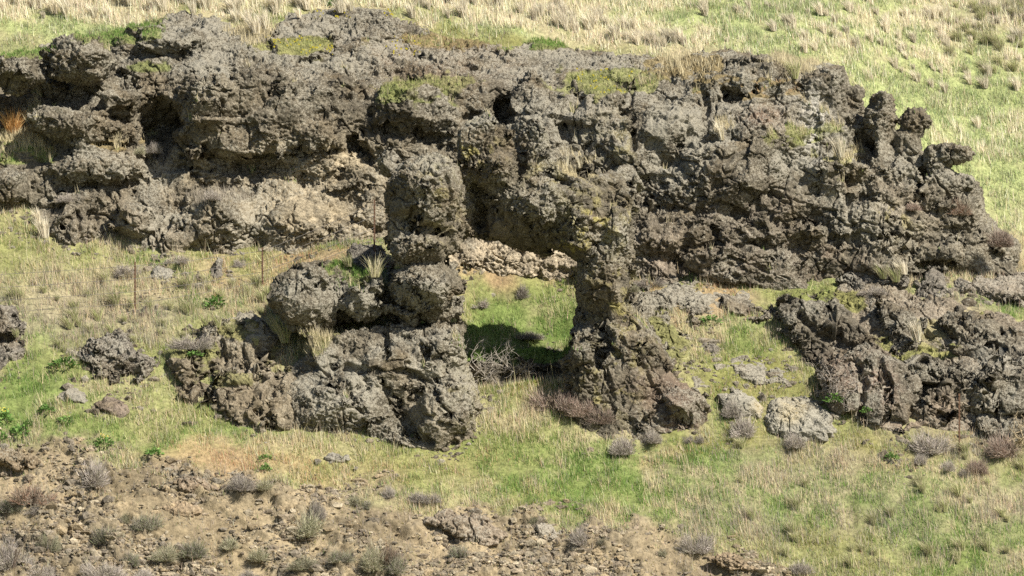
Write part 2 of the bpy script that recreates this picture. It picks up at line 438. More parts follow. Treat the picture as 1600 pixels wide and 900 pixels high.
def surface_net(f, org, h):
    s = f < 0
    nx, ny, nz = f.shape
    cnt = np.zeros((nx - 1, ny - 1, nz - 1), np.int8)
    for a in (0, 1):
        for b in (0, 1):
            for c in (0, 1):
                cnt += s[a:nx - 1 + a, b:ny - 1 + b, c:nz - 1 + c]
    act = (cnt > 0) & (cnt < 8)
    ijk = np.argwhere(act); idx = np.full(act.shape, -1, np.int32); idx[act] = np.arange(len(ijk))
    acc = np.zeros((len(ijk), 3)); n = np.zeros(len(ijk))
    i, j, k = ijk.T
    for ax in range(3):
        for p in (0, 1):
            for q in (0, 1):
                o = [0, 0, 0]; oo = [a for a in range(3) if a != ax]; o[oo[0]] = p; o[oo[1]] = q
                e = list(o); e[ax] = 1
                fa = f[i + o[0], j + o[1], k + o[2]]; fb = f[i + e[0], j + e[1], k + e[2]]
                m = (fa < 0) != (fb < 0)
                t = np.where(m, fa / np.where(m, fa - fb, 1), 0)
                pos = np.tile(np.array(o, float), (len(ijk), 1)); pos[:, ax] = t
                acc += pos * m[:, None]; n += m
    V = np.array(org) + (ijk + acc / n[:, None]) * h
    F = []
    def quads(m, off, cells):
        e = np.argwhere(m) + off
        q = np.stack([idx[e[:, 0] + c[0], e[:, 1] + c[1], e[:, 2] + c[2]] for c in cells], 1)
        fl = ~s[e[:, 0], e[:, 1], e[:, 2]]
        q[fl] = q[fl][:, ::-1]
        F.append(q)
    quads(s[:-1, 1:-1, 1:-1] != s[1:, 1:-1, 1:-1], np.array([0, 1, 1]), [(0, -1, -1), (0, 0, -1), (0, 0, 0), (0, -1, 0)])
    quads(s[1:-1, :-1, 1:-1] != s[1:-1, 1:, 1:-1], np.array([1, 0, 1]), [(-1, 0, -1), (-1, 0, 0), (0, 0, 0), (0, 0, -1)])
    quads(s[1:-1, 1:-1, :-1] != s[1:-1, 1:-1, 1:], np.array([1, 1, 0]), [(-1, -1, 0), (0, -1, 0), (0, 0, 0), (-1, 0, 0)])
    return V, np.concatenate(F)

def keep_large(V, Q, share=0.05):
    lab = np.arange(len(V))
    E = np.concatenate([Q[:, [0, 1]], Q[:, [1, 2]], Q[:, [2, 3]]])
    for _ in range(400):
        m = np.minimum(lab[E[:, 0]], lab[E[:, 1]])
        old = lab.copy()
        np.minimum.at(lab, E[:, 0], m); np.minimum.at(lab, E[:, 1], m)
        lab = lab[lab]
        if (lab == old).all(): break
    u, inv, c = np.unique(lab, return_inverse=True, return_counts=True)
    good = c >= share * c.max()
    Q = Q[good[inv[Q[:, 0]]]]
    return compact(V, Q)
def islands(Q, nv):
    """mask of the faces in the largest connected piece"""
    u, q = np.unique(Q, return_inverse=True); q = q.reshape(Q.shape); lab = np.arange(len(u))
    E = np.concatenate([q[:, [0, 1]], q[:, [1, 2]], q[:, [2, 3]]])
    for _ in range(600):
        m = np.minimum(lab[E[:, 0]], lab[E[:, 1]]); old = lab.copy()
        np.minimum.at(lab, E[:, 0], m); np.minimum.at(lab, E[:, 1], m); lab = lab[lab]
        if (lab == old).all(): break
    l = lab[q[:, 0]]; v, c = np.unique(l, return_counts=True)
    return l == v[c.argmax()]
def compact(V, Q):
    used = np.zeros(len(V), bool); used[Q.ravel()] = True
    mp = np.cumsum(used) - 1
    return V[used], mp[Q]

class Vol:
    names = None
    def pid(self, nm):
        self.names.append(nm); return len(self.names) - 1
    def __init__(self, lo, hi, h):
        self.lo = np.array(lo, float); self.h = h
        n = np.ceil((np.array(hi) - self.lo) / h).astype(int) + 1
        self.x = self.lo[0] + h * np.arange(n[0]); self.y = self.lo[1] + h * np.arange(n[1]); self.z = self.lo[2] + h * np.arange(n[2])
        self.n = n; self.names = ['body']
        self.f = np.full(n, 5.0, f32); self.part = np.zeros(n, np.int8); self.best = np.full(n, 9.0, f32)
        self.X2, self.Z2 = np.meshgrid(self.x, self.z, indexing='ij')
    def union(self, g, part, k):
        g = g.astype(f32)
        m = g < self.best
        self.part[m] = part if isinstance(part, int) else self.pid(part); self.best = np.minimum(self.best, g)
        self.f = smin(self.f, g, k).astype(f32)
    def ell(self, px, py, Y, rx, ry, rz, rot=0, part=0, k=.12, sub=False):
        c = W(px, py, Y); a = math.radians(rot); ca, sa = math.cos(a), math.sin(a)
        dx = self.X2 - c[0]; dz = self.Z2 - c[2]
        u = (dx * ca + dz * sa)[:, None, :]; v = (-dx * sa + dz * ca)[:, None, :]
        w = (self.y - c[1])[None, :, None]
        k0 = np.sqrt((u / rx) ** 2 + (v / rz) ** 2 + (w / ry) ** 2)
        k1 = np.sqrt((u / rx ** 2) ** 2 + (v / rz ** 2) ** 2 + (w / ry ** 2) ** 2) + 1e-6
        g = k0 * (k0 - 1) / k1
        if sub: self.f = -smin(-self.f, g, .08).astype(f32)
        else: self.union(g, part, k)
    def cap(self, a, b, r0, r1, part=0, k=.12):
        a = np.array(W(*a)); b = np.array(W(*b)); ba = b - a
        X = self.x[:, None, None]; Y = self.y[None, :, None]; Z = self.z[None, None, :]
        t = np.clip(((X - a[0]) * ba[0] + (Y - a[1]) * ba[1] + (Z - a[2]) * ba[2]) / (ba @ ba), 0, 1)
        g = np.sqrt((X - a[0] - t * ba[0]) ** 2 + (Y - a[1] - t * ba[1]) ** 2 + (Z - a[2] - t * ba[2]) ** 2) - (r0 + (r1 - r0) * t)
        self.union(g, part, k)
    def ext(self, poly, yc, T, tilt=0.0, part=0, k=.15, follow=None):
        y0 = yc if not callable(yc) else 0
        P = np.array([W(a, b, y0)[::2] for a, b in poly])
        d2 = poly_sdf(P, self.X2, self.Z2)
        zc = P[:, 1].mean()
        if follow is not None: Yc = follow
        else: Yc = yc + tilt * (self.Z2 - zc)
        w = np.abs(self.y[None, :, None] - Yc[:, None, :])
        r = np.minimum(T, .5)
        g = np.sqrt(np.maximum(d2 + r, 0)[:, None, :] ** 2 + np.maximum(w - (T - r), 0) ** 2) - r
        g = np.where((d2[:, None, :] + r < 0) & (w < T - r), -.3, g)
        self.union(g, part, k)
    def noise(self, amp=1.0, sc=1.0, seed=0, crack=None, pamp=None, strata=0.0):
        m = np.abs(self.f) < .75
        i, j, k = np.nonzero(m)
        P = np.stack([self.x[i], self.y[j], self.z[k]], 1).astype(f32)
        wq = np.stack([vnoise(P, .8 * sc, 100 + seed), vnoise(P, .8 * sc, 101 + seed), vnoise(P, .8 * sc, 102 + seed)], 1) * (.28 / sc)
        F1, E1, ID, PL_ = facets(P + wq, .85 * sc, 103 + seed)
        d = (.5 - F1) * .08 / sc + ID * .13 / sc + PL_ * .30 / sc - (1 - sstep(0, .10, E1)) * .09 / sc
        G1, E2, IE, PM = facets(P + wq * .6, 2.0 * sc, 104 + seed)
        d = d + (.5 - G1) * .02 / sc + IE * .045 / sc + PM * .12 / sc - (1 - sstep(0, .11, E2)) * .045 / sc
        d = d + fbm(P, .45, 2, 105 + seed) * .18
        if strata:
            q = (P[:, 2] + .06 * P[:, 0] + vnoise(P, .35, 120 + seed) * .35 + vnoise(P, 1.1, 121 + seed) * .12) / .62
            fr = q - np.floor(q)
            hb = (h3(np.floor(q).astype(np.int32), np.zeros(len(q), np.int32), np.zeros(len(q), np.int32), seed) & np.uint32(255)).astype(f32) / 255
            mk = sstep(-.3, .3, fbm(P, .33, 2, 122 + seed))
            d = d + ((fr - .5) * .22 + (hb - .5) * .22) * strata * mk
        if crack:
            ang, ca_ = crack
            c, s_ = math.cos(ang), math.sin(ang)
            u = P[:, 0] * c + P[:, 2] * s_; v = -P[:, 0] * s_ + P[:, 2] * c
            Q = np.stack([u * .35, v * 1.15, P[:, 1] * .3], 1) + wq * .5
            n = np.abs(vnoise(Q, 1.0, 110 + seed))
            d = d - (1 - sstep(0, .13, n)) * ca_
        pa = np.array([1.0 if pamp is None else pamp.get(nm, 1.0) for nm in self.names])
        self.f[m] -= (d * amp * pa[self.part[m]]).astype(f32)
    def sample(self, P, arr=None):
        arr = self.f if arr is None else arr
        q = np.round((P - self.lo) / self.h).astype(int)
        ok = ((q >= 0) & (q < self.n)).all(1)
        q = np.clip(q, 0, self.n - 1)
        return np.where(ok, arr[q[:, 0], q[:, 1], q[:, 2]], 9)

YEL = (.30, .26, .09)
def rock_colours(P, Nn, spl, base=(.138, .119, .086), seed=0, lich0=.5):
    px, py = PX(P[:, 0], P[:, 1], P[:, 2])
    c = np.tile(np.array(base), (len(P), 1))
    a = fbm(P, .55, 3, 201 + seed)
    c = c * (1 + .12 * a)[:, None]
    br = sstep(.1, .7, fbm(P, 1.3, 3, 211 + seed))[:, None] * .55
    c = c * (1 - br) + np.array([.140, .108, .066]) * br
    li = lich0 + .35 * fbm(P, .8, 3, 221 + seed)
    n = fbm(P, 2.2, 3, 231 + seed); n5 = fbm(P, 4.5, 3, 241 + seed)
    for (x, y, rx, ry, col, w) in spl:
        k = np.clip(np.exp(-((px - x) / rx) ** 2 - ((py - y) / ry) ** 2) * 1.5 * w * np.maximum(.75 + .8 * n, .25 * (w > 1)), 0, .92)
        if col is YEL: k = np.clip(k * 1.6 * sstep(.08, .2, n5), 0, .85)
        if col == 'lich': li = li + k * .65
        elif col == 'nolich': li = li - k * .8
        else: c = c * (1 - k[:, None]) + np.array(col) * k[:, None]
    return c, np.clip(li, -.5, 1.5)

STATS = {}
def finish_rock(vol, name, label, cat, parts, spl=(), base=(.138, .119, .086), levels=2, fine=1.0, seed=0, group=None,
                lich=.5, moss=(), origin=None, share=.05, grooves=(), kind=None, chip=15, keep=.08):
    V, Q = surface_net(vol.f, vol.lo, vol.h)
    V, Q = keep_large(V, Q, share)
    und = V[:, 2] < ground_z(V[:, 0], V[:, 1]) - .45
    Q = Q[~und[Q].all(1)]
    V, Q = compact(V, Q)
    tmp = bpy.data.meshes.new('tmp'); tmp.from_pydata(V.tolist(), [], Q.tolist())
    ob = bpy.data.objects.new('tmp', tmp); COL.objects.link(ob)
    low = bpy.data.objects.new('low', tmp.copy()); COL.objects.link(low)
    dm = low.modifiers.new('d', 'DECIMATE'); dm.ratio = min(1.0, chip * vol.h ** 2 / 2.0)
    md = ob.modifiers.new('s', 'SUBSURF'); md.levels = levels
    sw = ob.modifiers.new('w', 'SHRINKWRAP'); sw.target = low; sw.wrap_method = 'NEAREST_SURFACEPOINT'
    def evaluated():
        dg = bpy.context.evaluated_depsgraph_get(); ev = ob.evaluated_get(dg); m2 = ev.to_mesh()
        V = np.empty(len(m2.vertices) * 3, f32); m2.vertices.foreach_get('co', V); V = V.reshape(-1, 3)
        nn = np.empty(len(V) * 3, f32); m2.vertex_normals.foreach_get('vector', nn); nn = nn.reshape(-1, 3)
        Q = np.empty(len(m2.loops), np.int32); m2.loops.foreach_get('vertex_index', Q); Q = Q.reshape(-1, 4)
        ev.to_mesh_clear(); return V, nn, Q
    V, nn, Q = evaluated()
    sw.show_viewport = False
    V1, nn1, _ = evaluated()
    V = V * (1 - keep) + V1 * keep; nn = nn + nn1 * .8; nn /= np.linalg.norm(nn, axis=1, keepdims=True) + 1e-9
    lm = low.data; bpy.data.objects.remove(ob); bpy.data.objects.remove(low); bpy.data.meshes.remove(tmp); bpy.data.meshes.remove(lm)
    # clinkery surface: knobs, pits and fine rubble
    wq = np.stack([vnoise(V, 2.5, 301 + seed), vnoise(V, 2.5, 302 + seed), vnoise(V, 2.5, 303 + seed)], 1) * .09
    rub = .35 + 1.0 * sstep(-.25, .35, fbm(V, .9, 3, 312 + seed))       # rubbly in places, cleaner faces in others
    F1, E1, ID, PL_ = facets(V + wq, 4.4, 304 + seed)
    d = (ID * .016 + PL_ * .052 - (1 - sstep(0, .06, E1)) * .035) * rub
    G1, E2, IE, PM = facets(V + wq * .6, 10.5, 305 + seed)
    d += (IE * .012 + PM * .045 - (1 - sstep(0, .07, E2)) * .016) * (.35 + .65 * rub)
    d += fbm(V, 10, 3, 306 + seed) * .013
    pit = sstep(.2, .55, fbm(V, 2.4, 3, 307 + seed))
    d -= pit * .10
    c1, ce, c_, c__ = facets(V + wq * 1.6, 1.5, 309 + seed, .8)
    d -= (1 - sstep(.012, .06, ce)) * .13 * sstep(-.25, .2, fbm(V, .7, 2, 310 + seed))
    if grooves:
        px, py = PX(V[:, 0], V[:, 1], V[:, 2])
        wob = fbm(V, 3.0, 2, 311 + seed) * 4
        for pts, w_, dep in grooves:
            best = np.full(len(V), 99.0)
            for (ax, ay), (bx, by) in zip(pts[:-1], pts[1:]):
                ex, ey = bx - ax, by - ay
                t = np.clip(((px - ax) * ex + (py - ay) * ey) / (ex * ex + ey * ey), 0, 1)
                best = np.minimum(best, np.hypot(px - ax - t * ex, py - ay - t * ey))
            d -= np.where(nn[:, 1] < .35, (1 - sstep(.25 * w_, w_, best + wob)) * dep / fine, 0)
    V = V + nn * (d * fine)[:, None]
    cols, li = rock_colours(V, nn, spl, base, seed, lich)
    if moss:
        px, py = PX(V[:, 0], V[:, 1], V[:, 2])
        n1 = fbm(V, 1.6, 3, 401 + seed)
        for (x, y, rx, ry, col) in moss:
            k = np.exp(-((px - x) / rx) ** 2 - ((py - y) / ry) ** 2) * 1.7 + .25 * n1
            k = sstep(.7, .95, k + .4 * n1) * sstep(.2, .6, nn[:, 2] + .12 * n1)
            k = k[:, None] * .75
            cols = cols * (1 - k) + np.array(col) * k; li = li * (1 - k[:, 0]) - .3 * k[:, 0]
    VOLS.append(vol)
    c = V.mean(0); org = np.array(origin if origin is not None else (c[0], c[1], V[:, 2].min()))
    if parts is None: parts = vol.names
    if len(parts) == 1:
        me = make_mesh(name, V - org, Q, 4, M_ROCK, cols, li)
        o = add_obj(name, me, loc=org)
        root = o
    else:
        root = empty(name, org)
        pv = vol.sample(V, vol.part).astype(int)
        pf = pv[Q]; pf = np.sort(pf, 1)[:, 1]
        for pi in range(1, len(parts)):                     # stray scraps of a body go to the main mass
            qi = np.where(pf == pi)[0]
            if len(qi) < 60: pf[qi] = 0; continue
            kept = islands(Q[qi], len(V)); pf[qi[~kept]] = 0
        i0 = np.where(pf == 0)[0]
        if len(i0):
            loose = i0[~islands(Q[i0], len(V))]
            for _ in range(60):
                if not len(loose): break
                vp = np.zeros(len(V), int); o_ = pf != 0
                vp[Q[o_].ravel()] = np.repeat(pf[o_], 4)
                t_ = vp[Q[loose]].max(1); g_ = t_ > 0
                if not g_.any(): break
                pf[loose[g_]] = t_[g_]; loose = loose[~g_]
        for pi, pname in enumerate(parts):
            q = Q[pf == pi]
            if len(q) < 30: continue
            used = np.zeros(len(V), bool); used[q.ravel()] = True; mp = np.cumsum(used) - 1
            me = make_mesh(pname, V[used] - org, mp[q], 4, M_ROCK, cols[used], li[used])
            add_obj(pname, me, root)
    tag(root, label, cat, group, kind)
    STATS[name] = len(V)
    return root, V, nn

# ---- the arch
def build_arch():
    v = Vol((-6.6, -3.0, -5.6), (5.6, 3.8, 5.0), .085)
    v.names = ['pedestal', 'left_pillar', 'span', 'right_pillar']
    # parts: 0 pedestal, 1 boulder, 2 left pillar, 3 span, 4 pinnacle, 5 right pillar
    v.ext([(490,545),(500,527),(540,517),(600,510),(660,508),(722,512),(728,560),(738,600),(755,640),(748,672),(730,760),(600,770),(455,770),(440,680),(436,625),(462,575)], .1, 1.45, .36, part=0)
    v.ell(540,640,-1.2,1.3,.9,1.0,part=0); v.ell(468,625,-.75,.7,.8,.65,part=0); v.ell(690,650,-1.4,.8,.9,.9,part=0); v.ell(625,590,-.9,1.2,.8,.8,part=0); v.ell(690,548,-.5,.65,.9,.55,part=0)
    v.ext([(432,440),(480,418),(540,415),(600,422),(650,408),(715,402),(722,440),(720,495),(640,505),(540,508),(440,515)], 1.0, .8, part=0)
    v.ell(478,466,.1,.95,1.15,.93,part='boulder',k=.08); v.ell(567,462,.1,.72,1.0,.66,part='boulder',k=.08); v.ell(665,455,.0,.98,1.25,.83,part='boulder',k=.08)
    v.ext([(600,345),(604,300),(616,268),(642,246),(676,236),(704,250),(720,300),(732,350),(724,372),(716,395),(690,412),(622,405),(607,380)], .5, .95, part=1)
    v.ell(672,305,-.2,.85,.8,1.0,part=1); v.ell(660,385,-.1,.85,.95,.48,part=1,k=.06); v.ell(607,253,.9,.33,.5,.42,part=1)
    v.ell(718,410,1.9,.28,.8,.40,part=1)
    v.ext([(712,250),(800,262),(870,262),(940,272),(985,292),(980,380),(975,440),(915,445),(900,415),(860,392),(805,382),(770,374),(738,366),(712,365)], 1.05, .7, part=2)
    v.ell(845,322,.45,1.15,.9,.85,part=2); v.ell(910,340,.4,.85,.9,.95,part=2)
    v.ext([(712,215),(725,186),(745,177),(775,182),(798,208),(806,250),(803,290),(770,297),(738,280),(716,250)], 1.0, .62, part='pinnacle')
    v.ell(775,268,.3,.52,.7,.45,part=4,k=.06)
    v.cap((840,216,1.0),(848,285,.9),.34,.5,part='pinnacle',k=.07)
    v.ell(893,278,.8,.6,.7,.28,-22,part=2,k=.06); v.ell(930,287,.7,.33,.5,.36,part=2,k=.05); v.ell(965,282,1.3,.5,.6,.42,part=2,k=.06)
    v.ext([(908,330),(960,310),(960,500),(930,570),(893,560),(903,520),(910,490),(908,450)], 1.55, .75, part=3)
    v.ext([(938,320),(987,300),(980,380),(987,470),(1002,520),(965,570),(925,560),(935,500),(930,440)], .55, .85, part=3)
    v.ext([(898,520),(930,525),(985,470),(1015,500),(1060,560),(1105,630),(1113,665),(1095,700),(1000,750),(895,720),(882,640),(886,590)], .18, 1.25, .42, part=3)
    v.ell(948,425,.65,.78,.9,1.0,part=3); v.ell(985,560,-.1,.9,.9,1.0,part=3); v.ell(912,582,-.6,.52,.8,.98,part=3,k=.08); v.ell(1065,640,-.9,.75,.8,.5,part=3,k=.1)
    # the cleft between left pillar and pinnacle, the joint under the boulders
    v.ell(748,330,.5,.24,.9,.75,8,sub=True)
    v.ell(812,262,.2,.14,.7,.4,-25,sub=True)
    v.ell(580,514,-.9,2.1,.7,.10,4,sub=True)
    v.ell(530,475,-1.0,.10,.6,.55,8,sub=True); v.ell(612,470,-1.0,.10,.6,.5,-8,sub=True)
    v.ell(655,358,-.9,.8,.5,.07,-6,sub=True)
    v.ell(932,545,-.6,.12,.5,.5,-30,sub=True)
    v.ell(716,452,.9,.13,1.2,.22,sub=True)
    v.noise(.8, 1.2, 1, (math.radians(-36), .15), {'boulder': 1.1, 'pinnacle': .7, 'left_pillar': .9, 'right_pillar': .9}, .35)
    spl = [(930,345,60,50,YEL,.3),(905,390,40,40,YEL,.28),(970,480,30,90,YEL,.25),(955,600,50,60,YEL,.28),(690,300,40,70,YEL,.16),(735,230,40,40,YEL,.25),(855,260,30,40,YEL,.22),
           (740,590,30,90,YEL,.22),(640,600,120,80,(.25,.215,.155),.5),(590,560,140,60,'lich',.35),(540,620,80,60,'lich',.5),(650,460,60,40,'lich',.35),(480,450,40,35,'lich',.45),
           (760,180,40,20,'lich',.9),(838,205,25,20,'lich',.9),(640,250,50,20,'lich',.5),(1075,665,40,20,(.16,.10,.07),.9),(1040,610,60,40,(.17,.125,.09),.6),(850,390,80,20,'nolich',.9),
           (780,370,60,30,'nolich',.6),(960,270,40,20,'lich',.5),(915,560,30,40,'lich',.3)]
    return finish_rock(v, 'rock_arch', 'dark lichen-spotted natural rock arch with a window through it', 'rock arch',
                None, spl, levels=2, fine=.9, seed=1,
                grooves=[([(541,574),(583,580),(635,582),(671,600),(693,637),(723,662)], 6, .2), ([(598,596),(625,644),(653,684),(672,694)], 9, .3), ([(488,571),(521,589),(541,600),(560,640),(592,662)], 6, .16),
                ([(602,520),(605,552),(583,578)], 6, .16), ([(635,545),(664,563),(712,556)], 6, .15), ([(560,690),(575,650),(560,620)], 5, .12), ([(940,500),(950,540),(965,556)], 5, .14), ([(1000,545),(1030,560),(1062,585)], 6, .16),
                ([(1000,565),(1025,610),(1045,660)], 6, .14), ([(945,580),(960,620),(955,660)], 6, .15), ([(640,300),(660,330),(655,360)], 4, .1), ([(690,250),(705,300),(700,340)], 4, .1), ([(860,300),(875,340),(860,380)], 5, .12)],
                moss=[(555,420,45,25,(.16,.17,.06)),(480,530,60,30,(.17,.16,.07)),(900,262,40,18,(.3,.25,.14))])

def build_cliff():
    v = Vol((-15.6, 3.0, -.8), (14.2, 12.6, 7.9), .1)
    CP = [(-150,430,4.4),(0,430,4.3),(150,430,3.9),(300,430,3.9),(450,430,4.3),(600,430,4.6),(720,436,5.1),(800,436,5.2),(900,436,5.2),(740,475,6.6),(810,475,6.8),(890,475,6.6),(800,395,5.9),(880,395,5.9),(1050,450,4.2),(1200,460,3.9),(1350,440,4.0),(1500,430,4.4),(1650,430,5.0),
      (-150,340,4.8),(0,340,4.7),(150,340,4.2),(300,340,4.3),(450,340,4.6),(600,340,4.9),(730,340,6.0),(900,340,6.0),(1050,340,4.6),(1200,340,4.3),(1350,340,4.4),(1500,340,4.9),
      (0,300,5.0),(150,302,4.6),(300,302,4.7),(450,302,5.0),(600,300,5.2),(750,300,5.3),(900,300,5.2),
      (150,272,5.4),(300,275,5.5),(450,275,5.6),(600,270,5.5),(900,260,5.3),(1050,250,5.2),(1200,250,4.9),(1350,260,5.1),(1500,270,5.6),
      (0,225,5.9),(150,228,5.9),(280,235,5.8),(450,240,5.4),(600,230,5.6),(750,235,5.8),
      (0,180,6.6),(150,180,6.4),(300,180,5.3),(450,180,5.4),(600,180,5.8),(750,180,6.1),(900,180,5.7),(1050,180,5.6),(1200,180,5.4),(1350,190,6.2),
      (0,130,7.2),(150,130,7.2),(300,130,6.2),(450,130,6.4),(600,130,6.9),(750,130,7.4),(900,130,7.0),(1050,140,7.0),(1180,140,6.7),(1300,130,7.4),
      (0,90,8.4),(150,90,8.2),(300,90,7.6),(450,90,7.9),(600,90,8.5),(750,90,9.1),(900,100,8.7),(1050,105,8.6),(1180,100,8.4),
      (-150,60,9.8),(0,60,9.8),(150,50,9.7),(300,50,9.2),(450,50,9.5),(600,50,10.0),(750,60,10.6),(900,75,10.3),(1050,88,10.0),(300,22,10.0),(520,16,10.7),(600,22,10.6)]
    CW = np.array([W(*p) for p in CP])
    yf = TPS(CW[:, [0, 2]], CW[:, 1], .02)(np.stack([v.X2.ravel(), v.Z2.ravel()], 1)).reshape(v.X2.shape)
    OUT = [(-300,85,9.4),(0,85,9.4),(60,72,9.4),(130,52,9.6),(200,42,9.6),(280,14,9.9),(330,20,9.7),(360,44,9.5),(420,40,9.7),(450,16,10.1),(520,8,10.8),(600,12,10.8),(640,32,10.5),(700,52,10.5),(780,62,10.6),(850,52,10.6),(900,76,10.3),
           (980,85,10.2),(1050,92,10),(1100,84,9.6),(1140,80,9.2),(1180,92,8.8),(1220,92,8.4),(1256,110,7.8),(1280,108,7.5),(1318,110,7.3),(1324,160,7),(1345,175,6.6),(1398,215,6.3),(1448,262,5.9),(1480,285,5.7),(1530,300,5.4),(1536,345,5.2),(1562,368,5.1),(1592,385,5.0),(1594,430,5),(1590,620,4.5),(-300,620,4.5)]
    OP = np.array([W(*p)[::2] for p in OUT])
    d2 = poly_sdf(OP, v.X2, v.Z2)
    t = np.maximum(0, d2 + .28)
    yf = yf + 5 * t * t + 1.2 * t
    g = (yf[:, None, :] - v.y[None, :, None]) * .72
    v.union(g, 0, .1)
    E = lambda *a, **k: v.ell(*a, **k)
    v.names = ['cliff_face']
    # parts: 0 cliff_face, 1 boulder, 2 buttress, 3 pinnacle, 4 ledge
    E(35,116,5.6,.80,1.2,.56,part='boulder'); E(122,94,6.4,1.0,1.3,.72,part='boulder'); E(188,160,6.1,.78,.9,.38,part='boulder'); E(125,196,5.6,1.45,1.0,.5,-8,part='boulder'); E(160,264,5.4,1.4,1.0,.56,part='boulder'); E(15,298,5.0,.6,.7,.5,part='boulder')
    v.ext([(278,160),(300,125),(400,108),(520,140),(545,200),(540,226),(480,243),(300,242),(282,215)], 6.0, 1.15, .25, part='buttress')
    bid = len(v.names) - 1
    E(330,165,5.2,.8,.8,.9,part=bid); E(430,185,5.3,1.2,.8,.9,part=bid)
    v.cap((835,118,7.6),(850,250,5.2),.45,.75,part='buttress')
    E(120,368,4.5,.72,.75,.85,part='ledge'); E(205,345,4.4,.8,.8,.55,part='ledge'); E(335,345,4.5,.95,.8,.72,part='ledge'); E(455,350,4.8,1.2,.8,.7,part='ledge')
    v.ext([(722,388),(745,378),(800,382),(850,388),(905,394),(935,398),(940,446),(715,446)], 5.82, .6, .1, part='rock_shelf')
    E(270,72,9.0,1.5,1.3,.62,part=0)
    E(950,190,5.9,1.0,.9,.95,part=0); E(1040,205,6.0,1.1,1.0,.9,part=0); E(1170,140,7.2,1.3,1.0,.6,part=0); E(1150,275,5.1,1.5,.9,1.0,part=0); E(1300,265,5.2,1.0,.8,.75,part=0)
    E(640,180,6.2,1.1,.9,.7,part=0); E(1090,95,9.6,.4,.5,.3,part=0); E(1140,92,9.2,.45,.5,.35,part=0); E(1190,102,8.6,.45,.5,.35,part=0)
    v.ext([(1257,118),(1280,108),(1320,104),(1322,160),(1305,250),(1245,250),(1238,160)], 7.0, .75, -.1, part='pinnacle', k=.1)
    v.cap((1338,175,7.3),(1337,146,7.3),.26,.2,part='pinnacle')
    v.ext([(1364,150),(1375,138),(1394,150),(1400,200),(1392,250),(1345,245),(1340,205),(1352,175)], 6.3, .55, part='pinnacle', k=.08)
    E(1430,193,6.2,.40,.42,.38,part='pinnacle',k=.04); v.cap((1415,222,6.2),(1425,290,6.0),.42,.5,part=len(v.names)-1,k=.06)
    E(1488,243,5.6,.68,.5,.33,8,part='pinnacle',k=.04); pp = len(v.names) - 1; E(1458,250,5.6,.34,.4,.42,part=pp,k=.05); E(1474,290,5.6,.52,.55,.36,part=pp,k=.05); E(1510,285,5.7,.25,.4,.2,part=pp,k=.05)
    E(1480,398,4.9,.65,.6,.34,part='boulder',k=.05); E(1534,402,4.6,.32,.4,.38,part='boulder',k=.04); E(1570,392,4.7,.42,.4,.36,part='boulder',k=.04)
    # hollows
    s = dict(sub=True)
    E(108,152,5.5,1.0,1.3,.42,-12,**s); E(8,138,4.4,.5,.9,.38,**s); E(70,112,5.0,.16,1.3,.55,22,**s); E(185,178,5.2,.6,.6,.12,8,**s)
    E(246,188,5.5,.55,1.8,.95,8,**s); E(295,291,4.8,1.0,.9,.2,**s); E(245,275,4.7,.3,.7,.25,**s); E(568,224,5.0,.45,.8,.15,**s); E(400,246,4.9,1.5,.5,.08,3,**s); E(640,236,5.1,.5,.7,.18,**s)
    E(279,368,3.8,.13,.6,.24,-15,**s); E(180,385,3.8,.2,.4,.4,**s); E(548,330,4.6,.3,.4,.22,**s)
    E(783,162,5.9,.42,1.5,.8,**s); E(1268,342,4.1,.5,.6,.16,-8,**s); E(1045,258,4.8,.24,.6,.42,**s); E(1130,330,4.1,.3,.4,.3,**s); E(1355,300,4.6,.35,.5,.35,**s)
    E(1440,278,5.3,.13,.7,.42,-12,**s); E(1455,415,4.4,.6,.7,.16,**s); E(1352,212,5.7,.25,.5,.5,**s); E(1000,310,4.6,.3,.5,.3,**s); E(1100,180,5.2,.1,.5,.6,10,**s); E(985,170,5.0,.1,.5,.7,-8,**s)
    v.noise(.9, 1.0, 2, (math.radians(-4), .16), {'boulder': .6, 'pinnacle': .3, 'ledge': .8, 'rock_shelf': .35}, .6)
    TAN = (.35, .29, .195); RED = (.19, .125, .085); PALE = (.42, .40, .35)
    spl = [(470,265,170,45,TAN,.8),(420,350,170,50,TAN,.65),(540,350,60,60,TAN,.6),(200,350,120,60,(.22,.185,.135),.4),(820,410,130,34,(.40,.335,.24),2.2),(820,410,120,30,'nolich',1.5),(1010,410,60,40,(.27,.22,.16),.6),(1060,420,130,30,(.22,.18,.14),.5),
           (1160,350,150,80,(.17,.14,.105),.5),(340,180,70,50,(.20,.17,.12),.4),(1275,195,35,60,PALE,.75),(1280,120,40,20,'lich',.6),(1410,350,110,60,(.26,.235,.18),.55),(1395,345,30,20,YEL,.5),(1430,320,60,40,(.25,.21,.16),.4),
           (1120,300,120,60,'lich',.15),(620,60,200,40,'lich',.55),(400,60,100,40,'lich',.35),(270,70,120,50,'lich',.25),(950,90,120,40,'lich',.4),(1180,120,100,40,'lich',.2),(950,230,40,40,YEL,.25),
           (100,110,80,60,'lich',.25),(1000,200,120,60,'lich',.3),(1250,260,120,50,'lich',.5),(700,80,120,40,(.2,.13,.08),.35),(1180,180,60,20,(.2,.13,.09),.4),(1310,420,40,30,RED,.5)]
    GR = (.16,.18,.06); BR = (.22,.17,.08)
